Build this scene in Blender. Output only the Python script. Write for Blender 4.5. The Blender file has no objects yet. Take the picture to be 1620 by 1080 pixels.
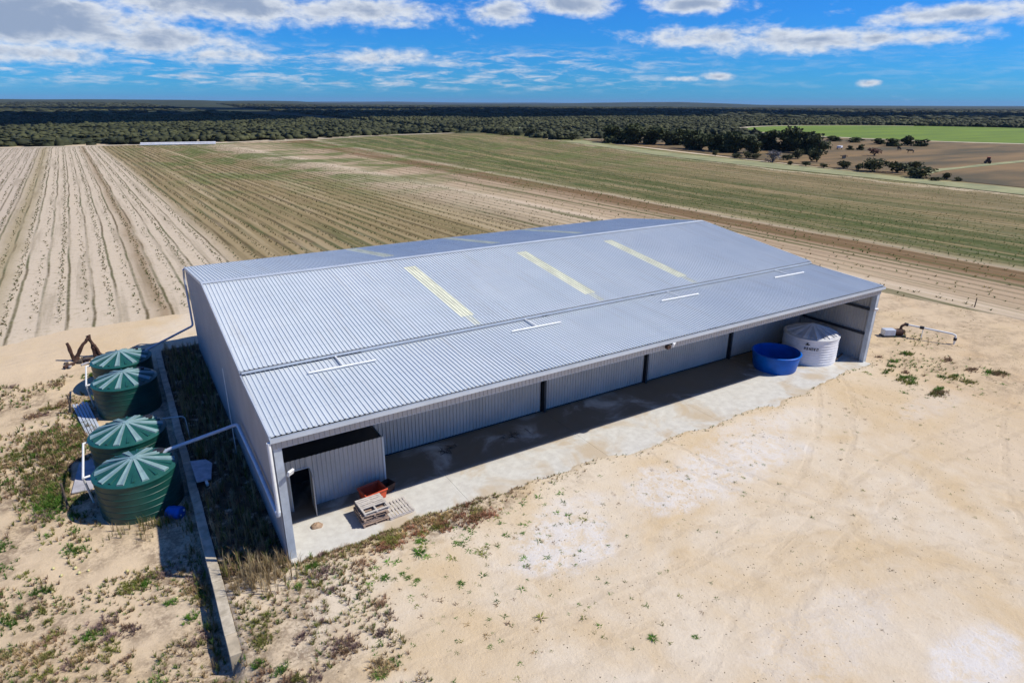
import bpy, math, random
import numpy as np
from mathutils import Matrix, Vector
random.seed(7); RNG = np.random.default_rng(11)
S = bpy.context.scene
COL = S.collection
rad = math.radians
# ------------------------------------------------------------------ camera
cam = bpy.data.cameras.new('camera'); camo = bpy.data.objects.new('camera', cam); COL.objects.link(camo)
cam.sensor_width = 36.0; cam.lens = 36.0*996.2/1620.0; cam.clip_start = 0.1; cam.clip_end = 60000
yaw, pit, rol = rad(31.8), rad(20.71), rad(0.31)
fw = Vector((math.sin(yaw)*math.cos(pit), math.cos(yaw)*math.cos(pit), -math.sin(pit)))
rt = Vector((math.cos(yaw), -math.sin(yaw), 0)); up = rt.cross(fw)
r2 = rt*math.cos(rol)+up*math.sin(rol); u2 = -rt*math.sin(rol)+up*math.cos(rol)
m3 = Matrix((r2, u2, -fw)).transposed()
camo.matrix_world = Matrix.Translation((-3.22, -21.97, 17.05)) @ m3.to_4x4()
S.camera = camo
# ------------------------------------------------------------------ light, sky, exposure
SUNV = Vector((0.678, -0.46, 1.0)).normalized()          # towards the sun
sl = bpy.data.lights.new('sun', 'SUN'); sl.energy = 5.0; sl.angle = rad(0.53); sl.color = (1.0, 0.945, 0.845)
so = bpy.data.objects.new('sun', sl); COL.objects.link(so)
so.rotation_euler = (-SUNV).to_track_quat('-Z', 'Y').to_euler(); so.location = (60, -60, 80)
S.view_settings.view_transform = 'Standard'; S.view_settings.look = 'None'
S.view_settings.exposure = 0.0; S.view_settings.gamma = 1.0; S.view_settings.use_curve_mapping = False
W = bpy.data.worlds.new('World'); S.world = W; W.use_nodes = True
W.cycles.sampling_method = 'MANUAL'; W.cycles.sample_map_resolution = 512
S.cycles.max_bounces = 4; S.cycles.diffuse_bounces = 2; S.cycles.glossy_bounces = 2; S.cycles.transmission_bounces = 2
nt = W.node_tree; N = nt.nodes; L = nt.links
for n in list(N): N.remove(n)
def nd(tree, t, **kw):
    n = tree.nodes.new(t)
    for k, v in kw.items(): setattr(n, k, v)
    return n
def mth(tree, op, a, b=None, c=None, clamp=False):
    n = tree.nodes.new('ShaderNodeMath'); n.operation = op; n.use_clamp = clamp
    for i, v in enumerate((a, b, c)):
        if v is None: continue
        if isinstance(v, (int, float)): n.inputs[i].default_value = v
        else: tree.links.new(v, n.inputs[i])
    return n.outputs[0]
def mixc(tree, fac, a, b, mode='MIX'):
    n = tree.nodes.new('ShaderNodeMix'); n.data_type = 'RGBA'; n.blend_type = mode
    for s, v in ((n.inputs[0], fac), (n.inputs[6], a), (n.inputs[7], b)):
        if isinstance(v, (int, float)): s.default_value = v
        elif isinstance(v, (tuple, list)): s.default_value = (*v[:3], 1)
        else: tree.links.new(v, s)
    return n.outputs[2]
def sstep(tree, x, a, b):
    n = tree.nodes.new('ShaderNodeMapRange'); n.interpolation_type = 'SMOOTHSTEP'
    n.inputs[1].default_value = a; n.inputs[2].default_value = b
    tree.links.new(x, n.inputs[0]); return n.outputs[0]
sky = nd(nt, 'ShaderNodeTexSky', sky_type='NISHITA', sun_disc=False)
sky.sun_elevation = math.asin(SUNV.z); sky.sun_rotation = math.atan2(SUNV.x, SUNV.y)
sky.altitude = 50; sky.air_density = 1.0; sky.dust_density = 0.15; sky.ozone_density = 3.0
skyc = mixc(nt, 1.0, sky.outputs[0], (.18, .91, 2.05), 'MULTIPLY')
tc = nd(nt, 'ShaderNodeTexCoord'); sx = nd(nt, 'ShaderNodeSeparateXYZ'); L.new(tc.outputs['Generated'], sx.inputs[0])
az = mth(nt, 'MULTIPLY', mth(nt, 'ARCTAN2', sx.outputs[0], sx.outputs[1]), 57.2958)
el = mth(nt, 'MULTIPLY', mth(nt, 'ARCSINE', sx.outputs[2]), 57.2958)
elc = mth(nt, 'MAXIMUM', el, 0.0)
# cloud coordinates: rows of clouds get flatter and smaller towards the horizon
inv = mth(nt, 'DIVIDE', 30.0, mth(nt, 'ADD', elc, 2.2))
cx = mth(nt, 'MULTIPLY', az, mth(nt, 'MULTIPLY', inv, 0.022)); cyv = mth(nt, 'MULTIPLY', inv, 1.25)
cb = nd(nt, 'ShaderNodeCombineXYZ'); L.new(az, cb.inputs[0]); L.new(mth(nt, 'MULTIPLY', el, 2.1), cb.inputs[1])
def noise(tree, vec, scale, detail=5, rough=.55, dist=0.0, w=None):
    n = tree.nodes.new('ShaderNodeTexNoise'); n.inputs['Scale'].default_value = scale; n.inputs['Detail'].default_value = detail
    n.inputs['Roughness'].default_value = rough; n.inputs['Distortion'].default_value = dist
    if vec is not None: tree.links.new(vec, n.inputs['Vector'])
    return n.outputs[0]
n1 = noise(nt, cb.outputs[0], 0.30, 8, .58, .3)
n2 = noise(nt, cb.outputs[0], 0.9, 6, .6, .2)
cb2 = nd(nt, 'ShaderNodeCombineXYZ'); L.new(mth(nt, 'MULTIPLY', az, .55), cb2.inputs[0]); L.new(mth(nt, 'MULTIPLY', el, 3.2), cb2.inputs[1]); cb2.inputs[2].default_value = 7.3
n3 = noise(nt, cb2.outputs[0], 0.75, 8, .62, .4)
# the main cloud banks: (azimuth, elevation, half width, half height, weight) in degrees
BANKS = [(-3, 5.2, 8.5, 2.0, 1.35), (4, 4.2, 7.5, 1.1, 1.1), (-4, 3.0, 6.5, .8, 1.05), (9, 6.7, 9, 1.5, 1.2), (19, 6.7, 7.5, 1.15, 1.1), (22, 5.9, 3.6, .5, .8),
         (30.8, 6.95, 2.6, .85, 1.2), (36.3, 7.5, 3.8, 1.0, 1.2), (45.5, 7.3, 3.3, .75, 1.2), (47, 5.0, 5.8, .8, 1.0), (54, 4.55, 6.5, .95, 1.15), (61, 4.5, 6.5, .55, .95),
         (64.5, 5.9, 7, .7, 1.05), (48.6, 2.1, 1.6, .32, 1.0), (45.5, 1.9, 1.8, .25, .8), (59.6, 1.55, 1.0, .28, .95), (9, 3.3, 4.5, .75, .85), (21, 3.3, 6, .75, .8), (33, 3.9, 4, .4, .55)]
bank = None
for a0, e0, sa, se, wt in BANKS:
    qa = mth(nt, 'DIVIDE', mth(nt, 'SUBTRACT', az, a0), sa); qe = mth(nt, 'DIVIDE', mth(nt, 'SUBTRACT', el, e0), se)
    q = mth(nt, 'ADD', mth(nt, 'MULTIPLY', qa, qa), mth(nt, 'MULTIPLY', qe, qe))
    g = mth(nt, 'MULTIPLY', mth(nt, 'EXPONENT', mth(nt, 'MULTIPLY', q, -0.9)), wt)
    bank = g if bank is None else mth(nt, 'MAXIMUM', bank, g)
# elsewhere the sky carries on with the same scattered cumulus
vn = nd(nt, 'ShaderNodeVectorMath', operation='NORMALIZE'); L.new(tc.outputs['Generated'], vn.inputs[0])
gen = noise(nt, vn.outputs[0], 4.2, 7, .6, .2)
gen = mth(nt, 'MULTIPLY', sstep(nt, gen, .56, .70), sstep(nt, el, 8.5, 14.0))
dens = mth(nt, 'ADD', bank, mth(nt, 'MULTIPLY', mth(nt, 'SUBTRACT', n1, .5), 1.5))
dens = mth(nt, 'ADD', dens, mth(nt, 'MULTIPLY', mth(nt, 'SUBTRACT', n2, .5), .85))
cover = sstep(nt, dens, .22, 1.0)
# thin low veil of far cloud streaks
veil = mth(nt, 'MULTIPLY', sstep(nt, n3, .43, .72), mth(nt, 'MULTIPLY', sstep(nt, el, .5, 1.6), mth(nt, 'SUBTRACT', 1.0, sstep(nt, el, 3.2, 4.8))))
veil = mth(nt, 'MULTIPLY', veil, mth(nt, 'ADD', .15, mth(nt, 'MULTIPLY', .60, mth(nt, 'SUBTRACT', 1.0, sstep(nt, az, 34, 52)))))
allc = mth(nt, 'MAXIMUM', mth(nt, 'MULTIPLY', cover, .93), mth(nt, 'MAXIMUM', veil, mth(nt, 'MULTIPLY', gen, .9)), clamp=True)
shade = mth(nt, 'ADD', mth(nt, 'MULTIPLY', n2, .9), mth(nt, 'MULTIPLY', sstep(nt, dens, .75, 1.55), -.55))
shade = sstep(nt, shade, .06, .56)
ccol = mixc(nt, shade, (5.2, 6.4, 8.6), (12.8, 13.4, 14.2))
fin = mixc(nt, allc, skyc, ccol)
bg = nd(nt, 'ShaderNodeBackground'); bg.inputs[1].default_value = 0.063
L.new(fin, bg.inputs[0]); wo = nd(nt, 'ShaderNodeOutputWorld'); L.new(bg.outputs[0], wo.inputs[0])

# ------------------------------------------------------------------ numpy noise
def _h(ix, iy, seed):
    n = (ix.astype(np.int64)*374761393 + iy.astype(np.int64)*668265263 + seed*1274126177) & 0xffffffff
    n = ((n ^ (n >> 13))*1274126177) & 0xffffffff
    return ((n ^ (n >> 16)) & 0xffff)/65535.0
def vnoise(x, y, seed=0):
    x = np.asarray(x, float); y = np.asarray(y, float)
    ix = np.floor(x); iy = np.floor(y); fx = x-ix; fy = y-iy
    fx = fx*fx*(3-2*fx); fy = fy*fy*(3-2*fy); ix = ix.astype(np.int64); iy = iy.astype(np.int64)
    a = _h(ix, iy, seed); b = _h(ix+1, iy, seed); c = _h(ix, iy+1, seed); d = _h(ix+1, iy+1, seed)
    return (a*(1-fx)+b*fx)*(1-fy)+(c*(1-fx)+d*fx)*fy
def fbm(x, y, seed=0, o=4):
    s = 0; a = .5; t = 0
    for i in range(o):
        s = s+a*vnoise(np.asarray(x)*2**i, np.asarray(y)*2**i, seed+i*17); t += a; a *= .5
    return s/t
def ss(x, a, b):
    t = np.clip((np.asarray(x, float)-a)/(b-a), 0, 1); return t*t*(3-2*t)
# ------------------------------------------------------------------ materials
def base_mat(name, rough=.8, metal=0.0, spec=.5):
    m = bpy.data.materials.new(name); m.use_nodes = True; t = m.node_tree
    b = t.nodes['Principled BSDF']; b.inputs['Roughness'].default_value = rough; b.inputs['Metallic'].default_value = metal
    b.inputs['Specular IOR Level'].default_value = spec
    return m, t, b
def mat(name, col, rough=.7, metal=0.0, var=.12, scale=4.0, bump=0.0, bscale=30.0, col2=None, spec=.5, stretch=(1, 1, 1), rvar=.1):
    m, t, b = base_mat(name, rough, metal, spec)
    g = t.nodes.new('ShaderNodeNewGeometry'); mp = t.nodes.new('ShaderNodeMapping'); mp.inputs['Scale'].default_value = stretch
    t.links.new(g.outputs['Position'], mp.inputs[0])
    n = noise(t, mp.outputs[0], scale, 6, .6)
    c2 = col2 if col2 else tuple(max(0, c*(1-var*2)) for c in col)
    c1 = tuple(min(1, c*(1+var*.6)) for c in col)
    c = mixc(t, sstep(t, n, .3, .7), c2, c1); t.links.new(c, b.inputs['Base Color'])
    if rvar:
        r = mth(t, 'ADD', rough-rvar*.5, mth(t, 'MULTIPLY', n, rvar)); t.links.new(r, b.inputs['Roughness'])
    if bump:
        bn = t.nodes.new('ShaderNodeBump'); bn.inputs['Strength'].default_value = bump; bn.inputs['Distance'].default_value = .02
        t.links.new(noise(t, mp.outputs[0], bscale, 5, .65), bn.inputs['Height']); t.links.new(bn.outputs[0], b.inputs['Normal'])
    return m
M = {}
def roof_mat():
    m, t, b_ = base_mat('zinc_sheet', .48, .10, .28)
    g_ = t.nodes.new('ShaderNodeNewGeometry'); sp = t.nodes.new('ShaderNodeSeparateXYZ'); t.links.new(g_.outputs['Position'], sp.inputs[0])
    wn = t.nodes.new('ShaderNodeTexWhiteNoise'); wn.noise_dimensions = '2D'; cb_ = t.nodes.new('ShaderNodeCombineXYZ')
    t.links.new(mth(t, 'FLOOR', mth(t, 'DIVIDE', sp.outputs[0], .8)), cb_.inputs[0]); t.links.new(mth(t, 'FLOOR', mth(t, 'DIVIDE', mth(t, 'ADD', sp.outputs[1], .1), 5.8)), cb_.inputs[1]); t.links.new(cb_.outputs[0], wn.inputs['Vector'])
    mp = t.nodes.new('ShaderNodeMapping'); mp.inputs['Scale'].default_value = (3.0, .18, 1); t.links.new(g_.outputs['Position'], mp.inputs[0])
    st = noise(t, mp.outputs[0], 1.0, 5, .65); bl = noise(t, g_.outputs['Position'], .22, 5, .6)
    c = mixc(t, sstep(t, bl, .3, .7), (.555, .61, .645), (.615, .66, .68))
    c = mixc(t, mth(t, 'MULTIPLY', wn.outputs['Value'], .16), c, (.42, .46, .50))
    c = mixc(t, mth(t, 'MULTIPLY', sstep(t, st, .50, .75), .30), c, (.44, .42, .38))
    pur = mth(t, 'LESS_THAN', mth(t, 'FRACT', mth(t, 'DIVIDE', sp.outputs[1], 1.32)), .035); dot = mth(t, 'LESS_THAN', mth(t, 'FRACT', mth(t, 'DIVIDE', sp.outputs[0], .2)), .3)
    c = mixc(t, mth(t, 'MULTIPLY', mth(t, 'MULTIPLY', pur, dot), .55), c, (.30, .32, .34))      # screw rows over the purlins
    t.links.new(c, b_.inputs['Base Color']); t.links.new(mth(t, 'ADD', .42, mth(t, 'MULTIPLY', st, .16)), b_.inputs['Roughness']); return m
M['roof'] = roof_mat()
M['wall'] = mat('wall_sheet', (.50, .49, .475), .5, .15, .05, .6)
M['trim'] = mat('pale_steel_trim', (.55, .60, .65), .45, .2, .05, 1.0)
M['post'] = mat('galvanised_post', (.50, .56, .63), .5, .3, .10, 2.0)
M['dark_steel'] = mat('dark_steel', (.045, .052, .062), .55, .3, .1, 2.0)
M['white_pipe'] = mat('white_pvc', (.80, .80, .76), .45, 0, .05, 3.0)
M['grey_pipe'] = mat('grey_pipe', (.56, .60, .66), .45, .1, .06, 3.0)
M['skylight'] = mat('yellowed_fibreglass', (.84, .83, .62), .5, 0, .10, 2.0, stretch=(2, .3, 1))
M['skylight_faint'] = mat('faded_fibreglass', (.66, .68, .58), .5, .0, .06, 3.0)
M['green'] = mat('green_poly', (.007, .065, .050), .42, 0, .10, 1.2, col2=(.005, .045, .036), spec=.5)
M['lid'] = mat('green_poly_lid', (.010, .085, .072), .40, 0, .12, 1.5, spec=.6)
M['rib'] = mat('sky_sheen_rib', (.22, .34, .35), .42, 0, .10, 2.0, spec=.6)  # paler tint paints the sky's reflection onto the lid ribs
M['white_poly'] = mat('white_poly', (.74, .74, .76), .5, 0, .07, 1.3)
M['white_lid'] = mat('translucent_grey_lid', (.52, .53, .55), .5, 0, .1, 2)
M['white_rib'] = mat('pale_lid_rib', (.72, .72, .73), .5, 0, .1, 2)
M['blue'] = mat('blue_poly', (.0, .11, .50), .45, 0, .12, 1.5, spec=.25)
M['black'] = mat('black_print', (.015, .015, .018), .6)
M['wood'] = mat('pallet_timber', (.40, .29, .22), .85, 0, .22, 6, .3, 60, stretch=(1, 6, 6))
M['wood_grey'] = mat('weathered_timber', (.55, .505, .46), .85, 0, .12, 6, .3, 60)
M['old_wood'] = mat('old_dark_timber', (.13, .10, .075), .9, 0, .3, 5, .6, 30)
M['orange'] = mat('orange_plastic', (.62, .085, .03), .5, 0, .12, 3)
M['rust'] = mat('rusty_steel', (.085, .042, .028), .85, .1, .3, 6, .4, 40)
M['ochre'] = mat('ochre_paint', (.42, .22, .05), .7, 0, .2, 6)
M['concrete'] = None
M['stone'] = mat('limestone_block', (.52, .455, .345), .9, 0, .16, 2.2, .5, 18, col2=(.34, .29, .21))
M['stone_warm'] = mat('warm_limestone', (.48, .40, .28), .9, 0, .14, 2.2, .5, 18)
M['cover'] = mat('pale_concrete_cover', (.52, .53, .56), .85, 0, .14, 3, .3, 25)
M['lamp'] = mat('white_lamp_housing', (.82, .82, .80), .4)
M['bark'] = mat('grey_bark', (.13, .10, .075), .95, 0, .25, 3, .5, 20)
M['soil_clump'] = mat('dried_mud', (.42, .29, .19), .95, 0, .2, 6, .6, 25)
M['sheeting'] = mat('grey_sheeting', (.44, .43, .45), .7, 0, .12, 2, .3, 10)
M['cattle'] = mat('dark_hide', (.025, .02, .018), .8)

def foliage_mat(name, attr=True, c0=(.05, .07, .02), c1=(.10, .12, .035), sc=.3, trans=.25):
    m, t, b = base_mat(name, .75, 0, .25)
    g = t.nodes.new('ShaderNodeNewGeometry')
    n = noise(t, g.outputs['Position'], sc, 4, .6)
    if attr:
        a = t.nodes.new('ShaderNodeAttribute'); a.attribute_name = 'tint'
        c = mixc(t, 1.0, a.outputs['Color'], mixc(t, sstep(t, n, .3, .7), (.78, .78, .78), (1.2, 1.2, 1.2)), 'MULTIPLY')
    else:
        c = mixc(t, sstep(t, n, .32, .68), c0, c1)
    t.links.new(c, b.inputs['Base Color'])
    if trans:
        tr = t.nodes.new('ShaderNodeBsdfTranslucent'); t.links.new(c, tr.inputs[0]); mx = t.nodes.new('ShaderNodeMixShader'); mx.inputs[0].default_value = trans
        t.links.new(b.outputs[0], mx.inputs[1]); t.links.new(tr.outputs[0], mx.inputs[2]); t.links.new(mx.outputs[0], t.nodes['Material Output'].inputs[0])
    return m
M['tuft'] = foliage_mat('grass_blades')
M['bush'] = foliage_mat('bush_foliage', sc=.12, trans=0)
M['crown_dark'] = foliage_mat('dark_leaves', False, (.028, .040, .016), (.075, .088, .030), .8, .15)
M['crown_olive'] = foliage_mat('olive_leaves', False, (.035, .045, .018), (.085, .09, .038), .8, .2)
M['crown_grey'] = foliage_mat('grey_twigs', False, (.12, .11, .105), (.25, .23, .22), .8, .1)
M['crown_red'] = foliage_mat('reddish_twigs', False, (.07, .03, .025), (.17, .085, .06), .8, .1)

# ground material: colour zones come as soil-type attributes, detail from noise
def ground_mat():
    m, t, b = base_mat('sandy_ground', .95, 0, .15)
    g = t.nodes.new('ShaderNodeNewGeometry'); P = g.outputs['Position']
    a = t.nodes.new('ShaderNodeAttribute'); a.attribute_name = 'zone'; sp = t.nodes.new('ShaderNodeSeparateColor'); t.links.new(a.outputs['Color'], sp.inputs[0])
    nA = noise(t, P, .22, 6, .6, .5); nB = noise(t, P, 1.7, 6, .65, .3); nC = noise(t, P, 9.0, 5, .7); nD = noise(t, P, 38.0, 4, .7)
    sand = mixc(t, sstep(t, nA, .30, .70), (.575, .44, .27), (.645, .555, .43))
    sand = mixc(t, mth(t, 'MULTIPLY', sp.outputs[0], sstep(t, mth(t, 'ADD', mth(t, 'MULTIPLY', nB, .6), mth(t, 'MULTIPLY', nC, .4)), .38, .58)), sand, (.66, .625, .585))       # limestone fines
    sand = mixc(t, mth(t, 'MULTIPLY', sp.outputs[2], sstep(t, nA, .2, .75)), sand, (.55, .40, .235))       # orange sand
    sand = mixc(t, mth(t, 'MULTIPLY', sstep(t, nB, .54, .74), .32), sand, (.44, .33, .205))
    lit = mth(t, 'MULTIPLY', sp.outputs[1], sstep(t, mth(t, 'ADD', mth(t, 'MULTIPLY', nB, .55), mth(t, 'MULTIPLY', nC, .45)), .40, .60))
    sand = mixc(t, mth(t, 'MULTIPLY', lit, .85), sand, (.20, .145, .095))                                   # leaf and root litter
    sand = mixc(t, mth(t, 'MULTIPLY', sstep(t, nC, .57, .72), .36), sand, (.33, .25, .17))
    sand = mixc(t, mth(t, 'MULTIPLY', sstep(t, nD, .58, .72), .5), sand, (.25, .185, .125))
    far = a.outputs['Alpha']
    nF = noise(t, P, .006, 6, .65, .4); nG = noise(t, P, .05, 5, .65)
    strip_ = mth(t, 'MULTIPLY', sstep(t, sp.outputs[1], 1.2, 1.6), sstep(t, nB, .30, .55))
    sand = mixc(t, mth(t, 'MULTIPLY', strip_, .9), sand, (.085, .062, .038))      # leaf litter of the strip, darkened to paint in its deep shade
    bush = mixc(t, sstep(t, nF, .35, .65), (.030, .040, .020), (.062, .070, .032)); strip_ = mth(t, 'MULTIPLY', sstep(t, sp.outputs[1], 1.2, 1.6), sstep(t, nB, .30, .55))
    sand = mixc(t, mth(t, 'MULTIPLY', strip_, .9), sand, (.085, .062, .038))      # second pass of the same litter with shade in its colour
    bush = mixc(t, mth(t, 'MULTIPLY', sstep(t, nG, .5, .65), .55), bush, (.018, .024, .014))
    col = mixc(t, far, sand, bush); t.links.new(col, b.inputs['Base Color'])
    bn = t.nodes.new('ShaderNodeBump'); bn.inputs['Strength'].default_value = .7; bn.inputs['Distance'].default_value = .07
    h = mth(t, 'ADD', mth(t, 'MULTIPLY', nB, .8), mth(t, 'ADD', mth(t, 'MULTIPLY', nC, .45), mth(t, 'MULTIPLY', nD, .16)))
    # wheel tracks curving across the yard
    wv = t.nodes.new('ShaderNodeTexWave'); wv.wave_type = 'RINGS'; wv.rings_direction = 'Z'; wv.inputs['Scale'].default_value = .42; wv.inputs['Distortion'].default_value = 1.6; wv.inputs['Detail'].default_value = 2; wv.inputs['Detail Scale'].default_value = .4
    mp = t.nodes.new('ShaderNodeMapping'); mp.inputs['Location'].default_value = (-6, 46, 0); t.links.new(P, mp.inputs[0]); t.links.new(mp.outputs[0], wv.inputs['Vector'])
    h = mth(t, 'ADD', h, mth(t, 'MULTIPLY', mth(t, 'MULTIPLY', wv.outputs['Fac'], sstep(t, nA, .42, .62)), .22))
    sxyz = t.nodes.new('ShaderNodeSeparateXYZ'); t.links.new(P, sxyz.inputs[0]); rut = None
    wob = mth(t, 'MULTIPLY', mth(t, 'SUBTRACT', nA, .5), 1.6)
    for cx_, cy_, R0 in ((4, -64, 53.5), (4, -64, 57.2), (30, -58, 49), (52, -52, 44), (70, 10, 52.5), (12, 24, 33.5)):      # wheel ruts curving over the yard
        dx = mth(t, 'SUBTRACT', sxyz.outputs[0], cx_); dy = mth(t, 'SUBTRACT', sxyz.outputs[1], cy_)
        dd = mth(t, 'SUBTRACT', mth(t, 'ADD', mth(t, 'SQRT', mth(t, 'ADD', mth(t, 'MULTIPLY', dx, dx), mth(t, 'MULTIPLY', dy, dy))), wob), R0)
        q = mth(t, 'ABSOLUTE', mth(t, 'SUBTRACT', mth(t, 'ABSOLUTE', dd), .85)); k_ = mth(t, 'SUBTRACT', 1.0, sstep(t, q, .08, .26)); rut = k_ if rut is None else mth(t, 'MAXIMUM', rut, k_)
    rut = mth(t, 'MULTIPLY', mth(t, 'MULTIPLY', rut, sstep(t, nB, .36, .56)), mth(t, 'SUBTRACT', 1.0, far))
    h = mth(t, 'SUBTRACT', h, mth(t, 'MULTIPLY', rut, mth(t, 'ADD', .18, mth(t, 'MULTIPLY', nD, .4))))
    t.links.new(mixc(t, mth(t, 'MULTIPLY', rut, .16), col, (.40, .31, .21)), b.inputs['Base Color'])
    t.links.new(h, bn.inputs['Height']); t.links.new(bn.outputs[0], b.inputs['Normal'])
    return m
M['ground'] = ground_mat()
# field soil: rows run along the stored row coordinate
BANDS = [(-90, (.51, .425, .33), .7), (-17, (.50, .415, .32), .8), (-14.5, (.33, .265, .15), .9), (-12.5, (.54, .45, .335), .95), (-3.0, (.54, .45, .335), .95), (-1.8, (.26, .18, .10), 1.0), (-.6, (.54, .45, .335), .95), (6.0, (.53, .44, .325), .95), (8.5, (.29, .22, .115), 1.0), (30, (.27, .205, .10), 1.0),
         (44, (.26, .20, .10), 1.0), (52, (.42, .33, .22), .7), (60, (.50, .395, .275), .35), (62.2, (.58, .47, .34), .05), (63.5, (.45, .34, .225), .4), (72, (.40, .29, .19), .6), (75, (.20, .12, .06), .5), (79.5, (.18, .11, .055), .5), (80.5, (.44, .36, .25), .2), (82, (.18, .16, .07), .8), (86, (.06, .085, .022), .8), (104, (.075, .092, .026), .8), (112, (.19, .155, .07), .8), (118, (.12, .115, .045), .8), (130, (.24, .185, .095), .8), (140, (.17, .135, .065), .8), (151, (.24, .185, .095), .7), (152.6, (.56, .46, .32), .05), (154, (.56, .46, .32), .05), (155, (.27, .245, .115), .7), (170, (.25, .22, .11), .7)]
def field_mat():
    m, t, b = base_mat('ploughed_sand', .95, 0, .12)
    a = t.nodes.new('ShaderNodeAttribute'); a.attribute_name = 'row'; sp = t.nodes.new('ShaderNodeSeparateColor'); t.links.new(a.outputs['Color'], sp.inputs[0])
    u = mth(t, 'MULTIPLY', mth(t, 'SUBTRACT', sp.outputs[0], .4), 250.0)       # metres across the rows
    v = mth(t, 'MULTIPLY', sp.outputs[1], 400.0)
    def ramp(idx):
        r = t.nodes.new('ShaderNodeValToRGB'); e = r.color_ramp.elements
        pts = [((bn_[0]+100)/280.0, bn_[idx] if idx == 1 else (bn_[2],)*3) for bn_ in BANDS]
        e[0].position = pts[0][0]; e[0].color = (*pts[0][1], 1); e[1].position = pts[-1][0]; e[1].color = (*pts[-1][1], 1)
        for p_, c_ in pts[1:-1]:
            k = e.new(p_); k.color = (*c_, 1)
        t.links.new(uu, r.inputs[0]); return r.outputs[0]
    cv = t.nodes.new('ShaderNodeCombineXYZ'); t.links.new(mth(t, 'MULTIPLY', u, 1.0), cv.inputs[0]); t.links.new(mth(t, 'MULTIPLY', v, .05), cv.inputs[1])
    cw = t.nodes.new('ShaderNodeCombineXYZ'); t.links.new(u, cw.inputs[0]); t.links.new(v, cw.inputs[1])
    nS = noise(t, cv.outputs[0], .55, 6, .62); nP = noise(t, cw.outputs[0], .06, 5, .6, .4); nC = noise(t, cw.outputs[0], 1.6, 6, .68); nF = noise(t, cw.outputs[0], 7, 4, .7)
    uu = mth(t, 'DIVIDE', mth(t, 'ADD', mth(t, 'ADD', u, mth(t, 'MULTIPLY', mth(t, 'SUBTRACT', nP, .5), mth(t, 'ADD', 2.5, mth(t, 'MULTIPLY', sstep(t, u, 81, 90), 20.0)))), 100.0), 280.0)
    # ramps are limited to 32 stops
    colr = ramp(1); st = ramp(2)
    fr = mth(t, 'FRACT', mth(t, 'DIVIDE', mth(t, 'ADD', u, mth(t, 'MULTIPLY', mth(t, 'SUBTRACT', nP, .5), .9)), 1.9))
    ln = mth(t, 'ABSOLUTE', mth(t, 'SUBTRACT', fr, .5))
    wide = sstep(t, u, 6.5, 9.5)
    lnn = mth(t, 'DIVIDE', ln, mth(t, 'ADD', .36, mth(t, 'MULTIPLY', wide, .58)))
    line = mth(t, 'SUBTRACT', 1.0, sstep(t, lnn, .04, .32))
    rowamp = mth(t, 'MULTIPLY', sstep(t, nS, .36, .56), mth(t, 'ADD', .05, mth(t, 'MULTIPLY', nC, 1.9)), clamp=True)
    sb = t.nodes.new('ShaderNodeSeparateColor'); t.links.new(st, sb.inputs[0])
    f = mth(t, 'MULTIPLY', mth(t, 'MULTIPLY', line, rowamp), sb.outputs[0], clamp=True)
    green = mth(t, 'MULTIPLY', sstep(t, nP, .42, .60), mth(t, 'MULTIPLY', sstep(t, u, 8, 22), sstep(t, v, 70, 150)))
    c0_ = mixc(t, mth(t, 'MULTIPLY', green, .85), colr, (.10, .14, .03))
    c = mixc(t, f, c0_, mixc(t, sstep(t, nP, .4, .6), (.085, .062, .026), (.062, .075, .022)))
    patch = mth(t, 'MULTIPLY', mth(t, 'MULTIPLY', sstep(t, nC, .5, .72), sb.outputs[0]), .55)
    c = mixc(t, patch, c, (.22, .18, .085))
    c = mixc(t, mth(t, 'MULTIPLY', sstep(t, nS, .5, .68), .5), c, mixc(t, .45, c, (.56, .45, .31)))
    c = mixc(t, mth(t, 'MULTIPLY', sstep(t, nS, .5, .34), .35), c, (.14, .11, .055))
    c = mixc(t, mth(t, 'MULTIPLY', sstep(t, nF, .58, .72), .4), c, (.24, .19, .12))
    ce = t.nodes.new('ShaderNodeCombineXYZ'); t.links.new(u, ce.inputs[0]); t.links.new(mth(t, 'MULTIPLY', v, .12), ce.inputs[1]); nT = noise(t, ce.outputs[0], 1.3, 6, .7)
    cl = t.nodes.new('ShaderNodeCombineXYZ'); t.links.new(u, cl.inputs[0]); t.links.new(mth(t, 'MULTIPLY', v, .022), cl.inputs[1]); cl.inputs[2].default_value = 4.0; nL = noise(t, cl.outputs[0], .42, 5, .68)
    right = sstep(t, u, 80, 86); mid_ = mth(t, 'MULTIPLY', sstep(t, u, 9, 14), mth(t, 'SUBTRACT', 1.0, right))
    stalk = mth(t, 'MULTIPLY', mth(t, 'MULTIPLY', sstep(t, nL, .50, .62), right), mth(t, 'ADD', .25, mth(t, 'MULTIPLY', nT, .9)), clamp=True)
    c = mixc(t, stalk, c, (.30, .225, .115))      # straw strips between the green
    c = mixc(t, mth(t, 'MULTIPLY', mth(t, 'MULTIPLY', sstep(t, nL, .47, .36), right), .8), c, mixc(t, nT, (.05, .075, .018), (.11, .12, .035)))
    c = mixc(t, mth(t, 'MULTIPLY', mth(t, 'MULTIPLY', sstep(t, nT, .52, .64), right), .5), c, (.33, .25, .13))
    c = mixc(t, mth(t, 'MULTIPLY', mth(t, 'MULTIPLY', sstep(t, nT, .46, .34), right), .6), c, (.06, .072, .022))
    c = mixc(t, mth(t, 'MULTIPLY', mth(t, 'MULTIPLY', sstep(t, nL, .54, .66), mid_), .6), c, (.45, .355, .215))      # bare sandy strips
    c = mixc(t, mth(t, 'MULTIPLY', mth(t, 'MULTIPLY', sstep(t, nL, .44, .33), mid_), .75), c, (.085, .095, .03))
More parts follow.
